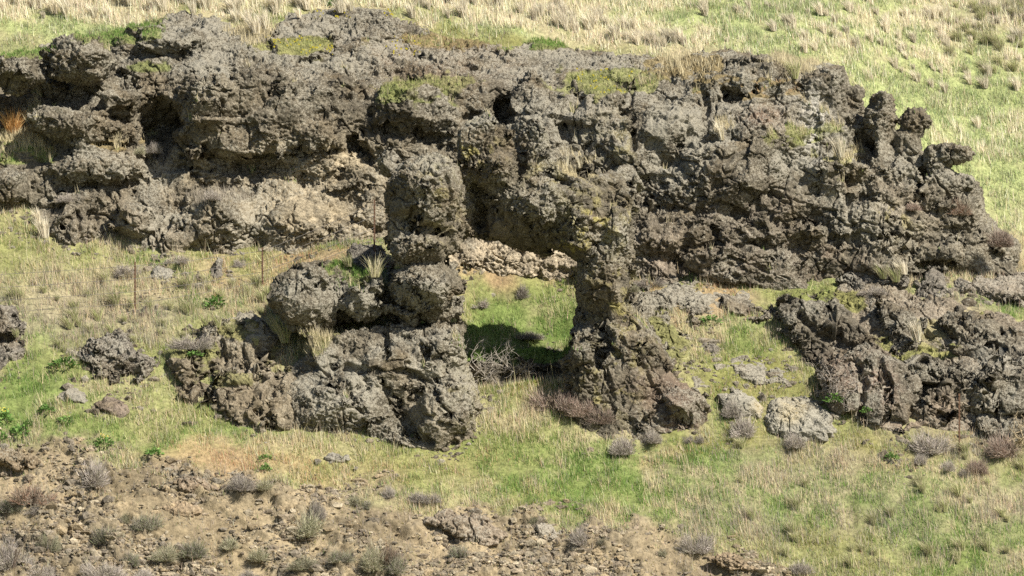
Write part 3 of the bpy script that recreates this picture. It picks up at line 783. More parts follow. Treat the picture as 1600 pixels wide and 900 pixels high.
    moss = [(475,74,70,18,(.2,.2,.07)),(655,135,80,20,(.2,.19,.08)),(740,60,120,14,BR),(860,62,80,18,GR),(950,128,90,24,(.23,.23,.1)),(1070,100,60,24,BR),(1200,140,90,16,BR),(640,150,60,20,GR),
            (30,215,50,40,(.25,.23,.1)),(20,240,50,20,GR),(180,220,60,12,BR),(1270,220,70,18,(.25,.25,.1)),(1130,130,40,14,BR),(180,50,80,20,GR),(20,80,80,16,GR),(1320,240,30,14,(.3,.28,.12)),(240,105,40,10,GR)]
    return finish_rock(v, 'rock_cliff', 'long dark basalt cliff with pinnacles at its right end, behind the arch', 'cliff',
                None, spl, levels=2, fine=1.0, seed=2, moss=moss, share=.02, chip=26,
                grooves=[([(282,243),(340,240),(400,246),(470,243),(530,236)], 6, .22), ([(280,262),(360,268),(450,262)], 5, .14), ([(600,160),(604,190),(600,222)], 5, .15), ([(990,120),(986,170),(992,230)], 6, .18), ([(1100,150),(1106,190),(1098,235)], 6, .16),
                ([(1140,402),(1190,418),(1232,436)], 5, .15), ([(1030,345),(1100,338),(1190,352)], 5, .14), ([(1180,300),(1240,310),(1300,330)], 5, .14), ([(1380,330),(1386,370),(1376,410)], 5, .13), ([(1060,390),(1120,380),(1180,392)], 5, .13),
                ([(1330,280),(1326,330),(1340,380)], 6, .15), ([(520,150),(528,190),(518,230)], 6, .16), ([(430,100),(440,140),(430,170)], 5, .12), ([(120,330),(128,370),(122,405)], 6, .15), ([(265,340),(240,370),(250,400)], 6, .15), ([(900,140),(895,180),(905,220)], 5, .14), ([(380,90),(420,100),(470,96)], 5, .12)])

def outcrop(name, label, polys, T, off=-.35, h=.07, blend=.5, seed=3, amp=1.0, sc=1.35, spl=(), base=(.165,.145,.118), lich=.5, lumps=(), subs=(), moss=(), group=None, levels=2, cat='rock outcrop', fine=.85, grooves=()):
    Tb = max(T) if isinstance(T, (list, tuple)) else T
    chip = 18 if Tb > .44 else (90 if Tb > .24 else 300)
    allp = np.array([p for pl in polys for p in pl], float)
    cpx, cpy = allp.mean(0); c = on_ground(cpx, cpy)
    sc_ = 1 + c[1] / D
    x0, x1 = (allp[:, 0].min() - 800) / S * sc_, (allp[:, 0].max() - 800) / S * sc_
    z0, z1 = (450 - allp[:, 1].max()) / S * sc_, (450 - allp[:, 1].min()) / S * sc_
    Tm = max(T) if isinstance(T, (list, tuple)) else T; pad = .4 if Tm > .3 else .2
    g0 = terrY(np.array([x0, x1, (x0 + x1) / 2]), np.array([z0, z0, z0])); g1 = terrY(np.array([x0, x1, (x0 + x1) / 2]), np.array([z1, z1, z1]))
    v = Vol((x0 - pad, g0.min() - Tm - pad - .3, z0 - pad - .3), (x1 + pad, g1.max() + Tm + pad, z1 + pad), h)
    yt = terrY(v.X2, v.Z2)
    for i, pl in enumerate(polys):
        TT = T[i] if isinstance(T, (list, tuple)) else T
        pc = np.array(pl, float).mean(0); gc = on_ground(*pc)
        fol = blend * yt + (1 - blend) * gc[1] + off + TT * .55
        P = [(a, b) for a, b in pl]
        v.ext(P, gc[1], TT, follow=fol, k=.08)
    for l in lumps: v.ell(*l, k=.08)
    for l in subs: v.ell(*l, sub=True)
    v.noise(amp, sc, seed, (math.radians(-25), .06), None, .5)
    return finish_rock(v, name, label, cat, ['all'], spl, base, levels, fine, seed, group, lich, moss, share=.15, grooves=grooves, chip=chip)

arch = build_arch()
cliff = build_cliff()
LEDGE_SRC = [cliff, arch]

GREY = (.19, .17, .14)
outcrop('rock_outcrop', 'brown knobbly outcrop left of the arch foot, split by shadowed gullies', [[(258,570),(272,545),(300,548),(315,560),(330,600),(300,640),(270,620)],[(305,520),(340,498),(392,500),(425,525),(445,570),(420,600),(330,590)],[(330,580),(440,570),(470,590),(468,650),(445,675),(380,672),(320,640)]],
        .6, -.24, .075, .62, 5, 1.1, base=(.185,.155,.108), moss=[(300,545,40,25,(.2,.2,.07)),(370,510,50,18,(.2,.19,.07)),(450,560,40,25,(.2,.19,.07)),(340,590,60,20,(.2,.19,.08))], spl=[(390,600,90,40,(.22,.18,.125),.6),(380,510,50,20,'lich',.5)],
        grooves=[([(300,552),(322,600),(345,645)], 9, .16), ([(346,535),(350,578)], 8, .2), ([(378,540),(384,574)], 8, .18), ([(408,560),(396,600),(402,645)], 9, .16), ([(440,575),(418,625),(424,665)], 8, .14), ([(318,585),(370,602),(410,590)], 7, .2), ([(270,600),(310,612),(350,640)], 7, .2)])
def build_window_ledge():
    v = Vol((-2.2, .7, -4.0), (3.2, 5.2, -.8), .07)
    v.ext([(690,575),(730,556),(790,552),(840,553),(880,545),(905,532),(950,555),(960,660),(690,660)], 2.75, 1.0, .3)
    v.ell(905,560,1.9,.45,.5,.5); v.ell(740,580,1.8,.4,.5,.35)
    v.ell(820,592,1.5,1.0,.6,.25,sub=True)
    v.noise(.75, 1.5, 6)
    return finish_rock(v, 'rock_ledge', 'shadowed mossy rock ledge seen through the window of the arch', 'rock ledge', ['all'], (), (.12,.105,.08), 2, .85, 6, lich=.1,
        moss=[(800,550,130,18,(.13,.2,.04))], share=.2)
win_ledge = build_window_ledge()
LEDGE_SRC.append(win_ledge)
outcrop('rock_outcrop', 'large dark outcrop right of the arch with a deep shadowed hollow', [[(1218,490),(1240,464),(1290,456),(1322,470),(1352,502),(1372,535),(1350,600),(1290,585),(1240,545),(1220,520)],[(1355,475),(1390,463),(1420,482),(1440,530),(1430,565),(1385,560),(1365,520)],[(1290,580),(1350,545),(1400,560),(1425,610),(1425,680),(1370,665),(1300,640)]],
        [.95,.7,.7], -.55, .08, .4, 7, 1.1, base=(.125,.108,.08), spl=[(1340,600,60,40,(.24,.17,.13),.7),(1300,600,40,30,(.2,.15,.11),.5),(1270,480,60,30,'lich',.4)], grooves=[([(1300,480),(1310,520),(1298,560)], 9, .25), ([(1250,490),(1280,520),(1330,540)], 8, .22), ([(1335,560),(1350,600),(1345,650)], 9, .25), ([(1375,560),(1390,610),(1385,660)], 8, .22)], subs=[(1345,525,.2,.28,.7,.3),(1392,500,1.0,.14,.6,.4,-35),(1310,560,-.2,.25,.5,.25)],
        moss=[(1300,455,90,14,(.2,.22,.06))])
outcrop('rock_outcrop', 'broad dark outcrop at the right edge with smooth grey faces', [[(1402,560),(1428,536),(1480,560),(1520,590),(1525,640),(1500,690),(1420,682),(1395,620)],[(1455,500),(1500,486),(1550,500),(1600,540),(1610,590),(1540,590),(1480,560)],[(1520,585),(1560,562),(1660,560),(1660,680),(1560,690),(1510,680)]],
        [.9,.7,1.0], -.55, .08, .4, 8, 1.1, base=(.125,.108,.08), spl=[(1450,640,60,30,(.24,.19,.14),.5),(1560,560,40,20,(.3,.27,.22),.5)], grooves=[([(1440,560),(1470,600),(1500,620)], 8, .22), ([(1425,620),(1450,640),(1490,655)], 8, .25), ([(1560,570),(1550,610),(1565,650)], 9, .25), ([(1500,500),(1530,530),(1590,560)], 8, .22)], subs=[(1530,620,-.4,.12,.6,.5,-20),(1470,625,-.6,.5,.5,.08,-25),(1580,650,-.9,.6,.5,.08,-5)],
        moss=[(1450,545,60,16,(.2,.2,.06))])
outcrop('rock_slope', 'rubbly brown bedrock filling the ground between the dark right outcrops', [[(1236,530),(1262,475),(1330,452),(1400,448),(1480,470),(1560,490),(1660,500),(1660,690),(1520,700),(1400,692),(1330,650),(1284,595)]], .5, -.1, .08, .9, 33, 1.0, 1.3,
        base=(.20,.165,.12), spl=[(1340,610,60,50,(.25,.17,.125),.7),(1450,670,80,40,(.26,.205,.15),.7),(1440,500,80,40,(.24,.2,.15),.6)], moss=[(1440,545,60,30,(.2,.2,.06)),(1450,520,50,25,(.28,.25,.13)),(1300,470,60,20,(.2,.2,.06))])
outcrop('rock_slope', 'grey rubble breaking out of the slope under the cliff foot right of the arch', [[(985,452),(1060,446),(1180,462),(1215,480),(1200,498),(1100,492),(1010,478)]], .35, .02, .07, .95, 34, 1.0, 1.5, base=(.19,.165,.125), lich=.7)
outcrop('rock_slope', 'rubbly bedrock joining the outer side of the right arch leg to the turf', [[(975,440),(1010,462),(1045,500),(1082,552),(1112,600),(1108,640),(1040,610),(995,540)]], .45, -.16, .07, .85, 35, 1.1, 1.4, base=(.165,.14,.098), lich=.6, spl=[(1070,600,40,30,(.19,.14,.1),.6)], moss=[(1040,540,60,60,(.2,.2,.07))])
outcrop('rock_outcrop', 'low jagged rock at the end of a green strip below the cliff', [[(1300,442),(1320,420),(1370,416),(1420,430),(1412,452),(1330,450)]], .4, -.25, .06, .5, 9, lich=.6)
outcrop('boulder', 'rounded grey boulder below the cliff foot, above the dark right outcrops', [[(1428,440),(1455,413),(1482,422),(1488,462),(1465,476),(1430,466)]], .42, -.3, .06, .4, 10, lich=.6, cat='boulder')
outcrop('rock_outcrop', 'pale crumbling rock band at the right edge under the cliff', [[(1480,445),(1520,428),(1660,424),(1660,480),(1560,478),(1500,470)]], .5, -.25, .07, .5, 11, base=(.24,.205,.16), lich=.5)
outcrop('boulder', 'pale whitish lichen-covered boulder with an ochre patch right of the arch', [[(1192,650),(1212,622),(1260,626),(1295,650),(1307,672),(1290,688),(1230,684),(1200,672)]], .42, -.17, .05, .75, 12, .5, 2.4, base=(.27,.25,.205), lich=.9, cat='boulder', spl=[(1232,640,20,18,(.45,.36,.19),1.0)], fine=.55)
outcrop('boulder', 'smaller pale boulder behind a dry shrub at the right foot of the arch', [[(1122,618),(1145,604),(1170,611),(1192,637),(1187,654),(1150,652),(1126,642)]], .36, -.16, .05, .75, 13, .5, 2.4, base=(.26,.235,.185), lich=.8, cat='boulder', spl=[(1185,640,12,12,(.42,.33,.17),.9)], fine=.55)
outcrop('boulder', 'low rubbly grey rock on the slope left of the large right outcrop', [[(1130,578),(1160,566),(1205,575),(1244,592),(1232,606),(1180,600)]], .34, -.06, .045, .95, 14, .7, 2.2, base=(.19,.165,.125), lich=.6, cat='boulder', fine=.5)
outcrop('boulder', 'small dark stones breaking the slope right of the arch pillar', [[(1088,548),(1100,534),(1120,536),(1132,550),(1115,560)]], .2, -.12, .045, .6, 15, .5, 2.5, cat='boulder', fine=.5)
outcrop('rock_outcrop', 'brown rock cut off by the left edge of the picture', [[(-60,492),(0,484),(28,510),(38,532),(36,570),(0,602),(-60,602)]], .75, -.35, .075, .6, 16, subs=[(0,528,-.2,.5,.5,.06,-10)])
outcrop('rock_outcrop', 'small grey outcrop with a dark left side beside green plants', [[(118,552),(140,532),(185,522),(215,540),(242,572),(236,596),(190,602),(150,592)]], .5, -.3, .06, .6, 17, lich=.75)
outcrop('boulder', 'low rough boulder in the lower left grass, left one of a pair', [[(90,618),(110,606),(140,612),(148,636),(120,642)]], .26, -.14, .05, .6, 18, .6, 2.2, lich=.8, cat='boulder', fine=.6)
outcrop('boulder', 'low brown boulder in the lower left grass, right one of a pair', [[(146,634),(165,618),(195,622),(212,642),(200,660),(160,657)]], .3, -.17, .05, .6, 19, .6, 2.2, base=(.19,.15,.115), cat='boulder', fine=.6)
outcrop('standing_stone', 'small pointed dark rock standing in grass below the cliff ledge', [[(322,442),(332,412),(338,398),(347,404),(354,442)]], .24, -.2, .045, .3, 20, .5, 2.5, cat='standing stone', fine=.6)
outcrop('boulder', 'low rubbly rock leaning against the pointed stone', [[(296,434),(310,420),(324,426),(328,444),(300,444)]], .2, -.12, .045, .5, 21, .5, 2.5, cat='boulder', fine=.6)
outcrop('boulder', 'small pale rounded stone in green grass on the left bench', [[(231,433),(245,420),(262,425),(267,437),(242,441)]], .2, -.1, .04, .5, 22, .4, 2.8, base=(.25,.23,.19), lich=.9, cat='boulder', fine=.5)
outcrop('boulder', 'little white-grey stone at the foot of the left fence post', [[(213,484),(225,474),(239,481),(235,491),(218,492)]], .15, -.09, .035, .5, 23, .4, 3, base=(.3,.28,.24), lich=1.0, cat='boulder', fine=.45)
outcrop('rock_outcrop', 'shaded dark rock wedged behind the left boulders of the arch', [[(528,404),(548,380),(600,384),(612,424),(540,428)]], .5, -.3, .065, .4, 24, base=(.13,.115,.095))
outcrop('boulder', 'small grey stone in the grass below the arch pedestal', [[(505,712),(520,705),(545,710),(548,720),(515,722)]], .15, -.08, .04, .6, 25, .4, 2.8, lich=.8, cat='boulder', fine=.5)
outcrop('boulder', 'little dark stones in grass below the right outcrops', [[(1376,722),(1392,716),(1415,728),(1430,742),(1400,740)]], .15, -.08, .04, .7, 26, .4, 2.8, cat='boulder', fine=.5)
outcrop('rock_ledge', 'tan rock ledge sticking out of bare soil at the lower left edge', [[(-40,702),(20,697),(50,706),(76,722),(60,738),(10,728),(-40,726)]], .3, -.18, .05, .6, 27, .6, 2, base=(.29,.22,.14), lich=.3, fine=.6)
outcrop('rock_ledge', 'narrow tan ledge with a dark undercut in the bare slope', [[(248,792),(275,784),(305,790),(326,800),(305,809),(265,806)]], .26, -.16, .05, .5, 28, .6, 2, base=(.29,.22,.14), lich=.3, fine=.6)
outcrop('rock_ledge', 'brown ledge in the bare slope below a grey shrub', [[(272,752),(300,745),(335,755),(352,766),(330,772),(285,768)]], .24, -.15, .05, .5, 29, .6, 2, base=(.25,.19,.13), lich=.3, fine=.6)
outcrop('rock_ledge', 'rubbly grey ledge near the centre of the bare slope', [[(660,812),(700,800),(740,810),(790,835),(780,850),(720,838)]], .24, -.13, .05, .75, 30, .7, 2.2, base=(.25,.2,.145), lich=.5, fine=.7)
outcrop('rock_ledge', 'pale rubbly ledge between two dry shrubs in the bare slope', [[(830,815),(870,815),(890,830),(870,848),(840,838)]], .2, -.12, .045, .75, 31, .7, 2.2, base=(.28,.235,.18), lich=.7, fine=.7)
outcrop('rock_ledge', 'broken tan ledge at the lower right end of the bare slope', [[(1110,868),(1140,860),(1180,876),(1185,892),(1140,888)]], .22, -.12, .045, .7, 32, .7, 2.2, base=(.28,.215,.14), lich=.3, fine=.7)
print('ROCKS', STATS, sum(STATS.values()))

# ------------------------------------------------------------------ grass
def in_rock(P):
    m = np.zeros(len(P), bool)
    for v in VOLS: m |= v.sample(P) < .03
    return m

def blades_mesh(name, B, L, Wd, col, lean=.35, bias=(-.12, 0), segs=1):
    n = len(B)
    a = RNG.uniform(0, 2 * np.pi, n); r = np.abs(RNG.normal(0, lean, n))
    dirx = np.cos(a) * r + bias[0]; diry = np.sin(a) * r + bias[1]
    up = np.stack([dirx, diry, np.ones(n)], 1); up /= np.linalg.norm(up, axis=1, keepdims=True)
    wa = RNG.uniform(-.9, .9, n)
    side = np.stack([np.cos(wa), np.sin(wa), np.zeros(n)], 1)
    if segs == 1:
        V = np.stack([B - side * Wd[:, None] / 2, B + side * Wd[:, None] / 2, B + up * L[:, None]], 1).reshape(-1, 3)
        F = np.arange(n * 3).reshape(-1, 3)
        C = np.repeat(col, 3, 0)
    else:
        mid = B + up * (L * .55)[:, None]
        drop = np.stack([dirx * .9, diry * .9, -np.abs(r) * .5], 1)
        tip = mid + (up + drop) * (L * .5)[:, None]
        V = np.stack([B - side * Wd[:, None] / 2, B + side * Wd[:, None] / 2, mid - side * Wd[:, None] * .4, mid + side * Wd[:, None] * .4, tip], 1).reshape(-1, 3)
        b = np.arange(n)[:, None] * 5
        F = np.concatenate([b + np.array([[0, 1, 3]]), b + np.array([[0, 3, 2]]), b + np.array([[2, 3, 4]])])
        C = np.repeat(col, 5, 0)
    return make_mesh(name, V, F, 3, M_GRASS, C, smooth=False)

def carpet(name, label, xr, yr, dens, lscale=1.0, wmul=1.0):
    n = int((xr[1] - xr[0]) * (yr[1] - yr[0]) * dens)
    x = RNG.uniform(*xr, n); y = RNG.uniform(*yr, n)
    z = ground_z(x, y)
    px, py = PX(x, y, z)
    ok = (px > -120) & (px < 1720) & (py > -70) & (py < 960)
    x, y, z = x[ok], y[ok], z[ok]
    B = np.stack([x, y, z], 1)
    ok = ~in_rock(B); B = B[ok]
    w, dirt = zones(B[:, 0], B[:, 1], B[:, 2])
    clump = fbm(B, 2.6, 2, 501)
    keep = RNG.random(len(B)) < (1 - dirt * .80) * np.clip(.75 + .8 * clump, .1, 1)
    B, w, clump = B[keep], w[keep], clump[keep]
    w = w.copy(); w[:, 5] += w[:, 4] * .35; w[:, 6] += w[:, 4] * .25; w[:, 4] *= .15
    cw = np.cumsum(w, 1); r = RNG.random(len(B)) * cw[:, -1]
    k = (r[:, None] > cw).sum(1).clip(0, 7)
    ln = np.array([.13, .12, .24, .10, .08, .20, .06, .14])[k] * RNG.uniform(.5, 1.5, len(B)) * (1 + .5 * clump) * lscale * .8
    wd = np.array([.014, .013, .013, .012, .011, .011, .016, .013])[k] * RNG.uniform(.7, 1.3, len(B)) * wmul
    tall = RNG.random(len(B)) < .05; ln = np.where(tall & ((k == 2) | (k == 5)), ln * 2.1, ln)
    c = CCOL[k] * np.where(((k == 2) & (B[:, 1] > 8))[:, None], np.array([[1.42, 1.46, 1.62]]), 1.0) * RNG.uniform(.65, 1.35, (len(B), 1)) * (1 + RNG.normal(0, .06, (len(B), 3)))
    B[:, 2] -= .015
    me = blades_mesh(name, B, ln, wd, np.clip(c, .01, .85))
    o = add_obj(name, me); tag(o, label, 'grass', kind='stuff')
    return len(B)
n1 = carpet('grass', 'mixed green and straw grass covering the slope below the cliff', (-15, 15), (-7.2, 6.5), 1450)
n2 = carpet('grass', 'pale green and straw grass on the hillside above the cliff', (-16, 17.5), (7.5, 20), 900, 1.1, 1.25)
print('BLADES', n1, n2)

# grass and small flowers on the ledges of the cliff
def ledge_grass():
    Z = [(480,74,60,14,'Y',.5),(650,135,60,18,'Y',.6),(740,60,110,16,'Y',.25),(860,62,80,16,'G',1),(950,128,80,22,'Y',.7),(1070,100,50,22,'S',.4),(1200,140,80,12,'O',.4),(30,215,45,35,'S',1.2),(20,240,45,18,'G',1.2),(180,220,50,10,'S',.8),
         (1270,220,60,16,'Y',1.2),(1320,240,26,14,'S',1.5),(180,48,80,16,'G',1),(20,80,70,12,'G',1),(555,420,45,22,'G',1.6),(480,530,55,28,'S',1.2),(480,530,55,28,'Y',.8),(900,258,40,18,'S',1.5),(400,50,40,18,'S',1.6),
         (1300,455,80,12,'Y',1.5),(1450,545,50,14,'Y',1),(800,550,100,10,'G',1.2),(1130,200,14,14,'S',1),(300,310,60,12,'L',.8),(340,310,80,14,'L',.7),(1240,100,40,20,'S',1.2)]
    Bs, ks = [], []
    for root, V, nn in LEDGE_SRC:
        px, py = PX(V[:, 0], V[:, 1], V[:, 2]); lgn = fbm(V, 1.6, 3, 401 + 2)
        for (x, y, rx, ry, c, w) in Z:
            g = np.exp(-((px - x) / rx) ** 2 - ((py - y) / ry) ** 2)
            p = w * .22 * sstep(.3, .9, g + .35 * lgn) * sstep(.15, .55, nn[:, 2])
            m = RNG.random(len(V)) < p
            Bs.append(V[m]); ks.append(np.full(m.sum(), CLS.index(c)))
    B = np.concatenate(Bs).astype(float); k = np.concatenate(ks)
    ln = np.array([.10, .10, .24, .09, .08, .18, .06])[k] * RNG.uniform(.5, 1.5, len(B))
    c = CCOL[k] * RNG.uniform(.65, 1.3, (len(B), 1))
    me = blades_mesh('grass', B, ln, np.full(len(B), .016), np.clip(c, .01, .85))
    tag(add_obj('grass', me), 'short yellowish grass growing on ledges of the dark rock', 'grass', kind='stuff')
    print('LEDGE', len(B))
    # yellow flowers
    P = []
    for (x, y, rx, ry, n) in [(450,68,36,9,40),(495,82,25,8,25),(950,130,50,20,40),(630,75,30,15,30),(640,20,40,8,20),(1210,580,60,20,25),(520,25,30,8,20)]:
        allV = cliff[1]; px, py = PX(allV[:, 0], allV[:, 1], allV[:, 2])
        m = np.where((np.abs(px - x) < rx) & (np.abs(py - y) < ry) & (cliff[2][:, 2] > .2) )[0]
        if len(m): P.append(allV[RNG.choice(m, min(n, len(m)), False)])
    if P:
        P = np.concatenate(P) + np.array([0, 0, .07])
        s = RNG.uniform(.018, .034, len(P))[:, None]
        off = np.array([(-1, -.3, 0), (0, -.3, -1), (1, -.3, 0), (0, -.3, 1)])
        V = (P[:, None] + off[None] * s[:, None]).reshape(-1, 3); F = np.arange(len(V)).reshape(-1, 4)
        me = make_mesh('wildflowers', V, F, 4, M_LEAF, np.tile((.55, .47, .06), (len(V), 1)), smooth=False)
        tag(add_obj('wildflowers', me), 'tiny yellow wildflowers scattered along the upper cliff ledges', 'wildflowers', kind='stuff')
ledge_grass()

# ------------------------------------------------------------------ loose stones on the bare slope
def scree():
    n = 95000
    x = RNG.uniform(-14.5, 9, n); y = RNG.uniform(-7, -2.2, n); z = ground_z(x, y)
    B = np.stack([x, y, z], 1); w, dirt = zones(x, y, z)
    st = fbm(B, .7, 3, 81) + .12
    uu = x * .90 - z * .44; vv = x * .44 + z * .90
    st = st + .9 * fbm(np.stack([uu * .5, vv * 1.6, y * .3], 1), 1.0, 3, 83)
    ok = (RNG.random(n) < dirt * np.clip(.35 + 1.1 * st, .08, 1)) ; B = B[ok]; n = len(B)
    ico = np.array([(0, 0, 1), (.89, 0, .45), (.28, .85, .45), (-.72, .53, .45), (-.72, -.53, .45), (.28, -.85, .45), (.72, .53, -.45), (-.28, .85, -.45), (-.89, 0, -.45), (-.28, -.85, -.45), (.72, -.53, -.45), (0, 0, -1)])
    F = np.array([(0,1,2),(0,2,3),(0,3,4),(0,4,5),(0,5,1),(1,6,2),(2,7,3),(3,8,4),(4,9,5),(5,10,1),(6,7,2),(7,8,3),(8,9,4),(9,10,5),(10,6,1),(11,7,6),(11,8,7),(11,9,8),(11,10,9),(11,6,10)])
    s = .024 * np.exp(RNG.normal(0, .65, n)).clip(.4, 6)
    V = ico[None] * RNG.uniform(.55, 1.35, (n, 12, 1)) * np.stack([RNG.uniform(.8, 1.7, n), RNG.uniform(.7, 1.2, n), RNG.uniform(.5, 1, n)], 1)[:, None] * s[:, None, None]
    V = V + B[:, None]
    c = np.array([(.27, .21, .13), (.23, .185, .13), (.32, .27, .19), (.19, .16, .12)])[RNG.integers(0, 4, n)] * RNG.uniform(.7, 1.3, (n, 1))
    FF = (F[None] + (np.arange(n) * 12)[:, None, None]).reshape(-1, 3)
    me = make_mesh('scree', V.reshape(-1, 3), FF, 3, M_ROCK, np.repeat(c, 12, 0), np.full(n * 12, .2), smooth=False)
    tag(add_obj('scree', me), 'loose tan and grey stones littering the bare slope', 'scree', kind='stuff')
scree()
def rubble():
    """broken stones gathered round the feet of the rocks"""
    n = 150000
    x = RNG.uniform(-14.5, 14.5, n); y = RNG.uniform(-4, 6.5, n); z = ground_z(x, y); B = np.stack([x, y, z], 1)
    f = np.full(n, 9.0)
    for v in VOLS: f = np.minimum(f, v.sample(B))
    nz = fbm(B, 1.0, 3, 87)
    ok = (f > 0) & (RNG.random(n) < np.exp(-f / .16) * np.clip(.25 + .9 * nz, 0, 1) * .45); B = B[ok]; n = len(B)
    ico = np.array([(0, 0, 1), (.89, 0, .45), (.28, .85, .45), (-.72, .53, .45), (-.72, -.53, .45), (.28, -.85, .45), (.72, .53, -.45), (-.28, .85, -.45), (-.89, 0, -.45), (-.28, -.85, -.45), (.72, -.53, -.45), (0, 0, -1)])
    F = np.array([(0,1,2),(0,2,3),(0,3,4),(0,4,5),(0,5,1),(1,6,2),(2,7,3),(3,8,4),(4,9,5),(5,10,1),(6,7,2),(7,8,3),(8,9,4),(9,10,5),(10,6,1),(11,7,6),(11,8,7),(11,9,8),(11,10,9),(11,6,10)])
    s = .035 * np.exp(RNG.normal(0, .6, n)).clip(.4, 5)
    V = ico[None] * RNG.uniform(.55, 1.35, (n, 12, 1)) * np.stack([RNG.uniform(.8, 1.6, n), RNG.uniform(.7, 1.2, n), RNG.uniform(.6, 1.1, n)], 1)[:, None] * s[:, None, None] + B[:, None]
    c = np.array([(.15, .125, .09), (.19, .165, .125), (.24, .215, .165), (.16, .13, .09)])[RNG.integers(0, 4, n)] * RNG.uniform(.75, 1.25, (n, 1))
    FF = (F[None] + (np.arange(n) * 12)[:, None, None]).reshape(-1, 3)
    me = make_mesh('rubble', V.reshape(-1, 3), FF, 3, M_ROCK, np.repeat(c, 12, 0), np.full(n * 12, .4), smooth=False)
    tag(add_obj('rubble', me), 'broken dark stones lying in the grass round the feet of the rocks', 'rubble', kind='stuff')
    print('RUBBLE', n)
rubble()

# ------------------------------------------------------------------ plants
def tube_mesh_arrays(paths, sides=3):
    """paths: list of (points, r0, r1, colour); returns V, quads, C"""
    Vs, Fs, Cs, o = [], [], [], 0
    for pts, r0, r1, col in paths:
        pts = np.asarray(pts, float); m = len(pts)
        d = np.gradient(pts, axis=0); d /= np.linalg.norm(d, axis=1, keepdims=True) + 1e-9
        ref = np.where(np.abs(d[:, [2]]) > .9, np.array([[1., 0, 0]]), np.array([[0, 0, 1.]]))
        a = np.cross(d, ref); a /= np.linalg.norm(a, axis=1, keepdims=True) + 1e-9; b = np.cross(d, a)
        r = np.linspace(r0, r1, m)[:, None]
        for s in range(sides):
            t = 2 * math.pi * s / sides
            Vs.append(pts + (a * math.cos(t) + b * math.sin(t)) * r)
        for s in range(sides):
            s2 = (s + 1) % sides; i = np.arange(m - 1)
            Fs.append(np.stack([o + s * m + i, o + s2 * m + i, o + s2 * m + i + 1, o + s * m + i + 1], 1))
        Cs.append(np.tile(col, (m * sides, 1))); o += m * sides
    return np.concatenate(Vs), np.concatenate(Fs), np.concatenate(Cs)

def shrub_arrays(kind, seed, n):
    """unit shrub, 1 wide and 1 high: a dome of fine upright twigs"""
    r = np.random.default_rng(seed)
    pal = {'grey': [(.36,.315,.285),(.43,.38,.34),(.29,.255,.225),(.36,.335,.255)], 'dark': [(.20,.185,.14),(.27,.25,.18),(.31,.27,.24),(.2,.23,.12)],
           'red': [(.31,.22,.18),(.35,.265,.215),(.29,.235,.19),(.34,.285,.23)], 'sage': [(.31,.30,.20),(.38,.36,.26),(.25,.26,.15),(.38,.33,.25)], 'rust': [(.27,.165,.115),(.26,.21,.165),(.22,.20,.155),(.27,.20,.145)]}[kind]
    pal = np.array(pal)
    az = r.uniform(0, 2 * np.pi, n); el = np.arccos(r.uniform(.02, 1, n))      # from the vertical
    R = .5 * r.uniform(.55, 1.15, n)
    lob = 1 + .16 * np.sin(az * 3 + seed) * np.sin(el) + .1 * np.sin(az * 5 + 2 * seed)
    t0 = r.uniform(.1, .7, n)
    dirv = np.stack([np.sin(el) * np.cos(az), np.sin(el) * np.sin(az), 1.75 * np.cos(el)], 1)
    tip = dirv * (R * lob)[:, None] + np.array([0, 0, .06])
    nd = 7
    dc = np.stack([r.uniform(-.42, .42, nd), r.uniform(-.42, .42, nd), np.zeros(nd)], 1); dr = r.uniform(.25, .8, nd); dr[0] = .8; dc[0] *= .4
    di = r.choice(nd, n, p=dr ** 2 / (dr ** 2).sum())
    tip = tip * dr[di][:, None] * r.uniform(.75, 1.2, nd)[di][:, None]
    base = tip * t0[:, None] + dc[di] * .8 + r.normal(0, .04, (n, 3)); tip = tip + dc[di]
    base[:, 2] = np.abs(base[:, 2])
    tip = tip + r.normal(0, .035, (n, 3)); tip[:, 2] = np.maximum(tip[:, 2], .02)
    mid = (base + tip) / 2 + r.normal(0, .035, (n, 3))
    side = r.normal(0, 1, (n, 3)); side /= np.linalg.norm(side, axis=1, keepdims=True)
    w = .0052 * r.uniform(.6, 1.5, n)[:, None]
    V = np.stack([base - side * w, base + side * w, mid - side * w * .8, mid + side * w * .8, tip - side * w * .3, tip + side * w * .3], 1).reshape(-1, 3)
    b = np.arange(n)[:, None] * 6
    F = np.concatenate([b + np.array([[0, 1, 3, 2]]), b + np.array([[2, 3, 5, 4]])])
    C = np.repeat(pal[r.integers(0, 4, n)] * r.uniform(.7, 1.3, (n, 1)), 6, 0)
    return V, F, C
SH = {}
def shrub_mesh(kind, var):
    if (kind, var) not in SH:
        V, F, C = shrub_arrays(kind, hash_seed(kind) + var * 17, 2700)
        tw = make_mesh('twigs', V, F, 4, M_TWIG, C, smooth=False)
        r = np.random.default_rng(var + 5); paths = []
        for k in range(7):
            a = r.uniform(0, 6.28); e = r.uniform(.15, .32)
            paths.append(([(0, 0, -.08), (math.cos(a) * e * .4, math.sin(a) * e * .4, .14), (math.cos(a) * e, math.sin(a) * e, .42)], .03, .012, (.11, .085, .065)))
        st = make_mesh('stem', *tube_mesh_arrays(paths, 4)[:2], 4, M_TWIG, tube_mesh_arrays(paths, 4)[2])
        SH[(kind, var)] = (tw, st)
    return SH[(kind, var)]
def hash_seed(s): return sum(ord(c) * (i + 3) for i, c in enumerate(s)) % 97

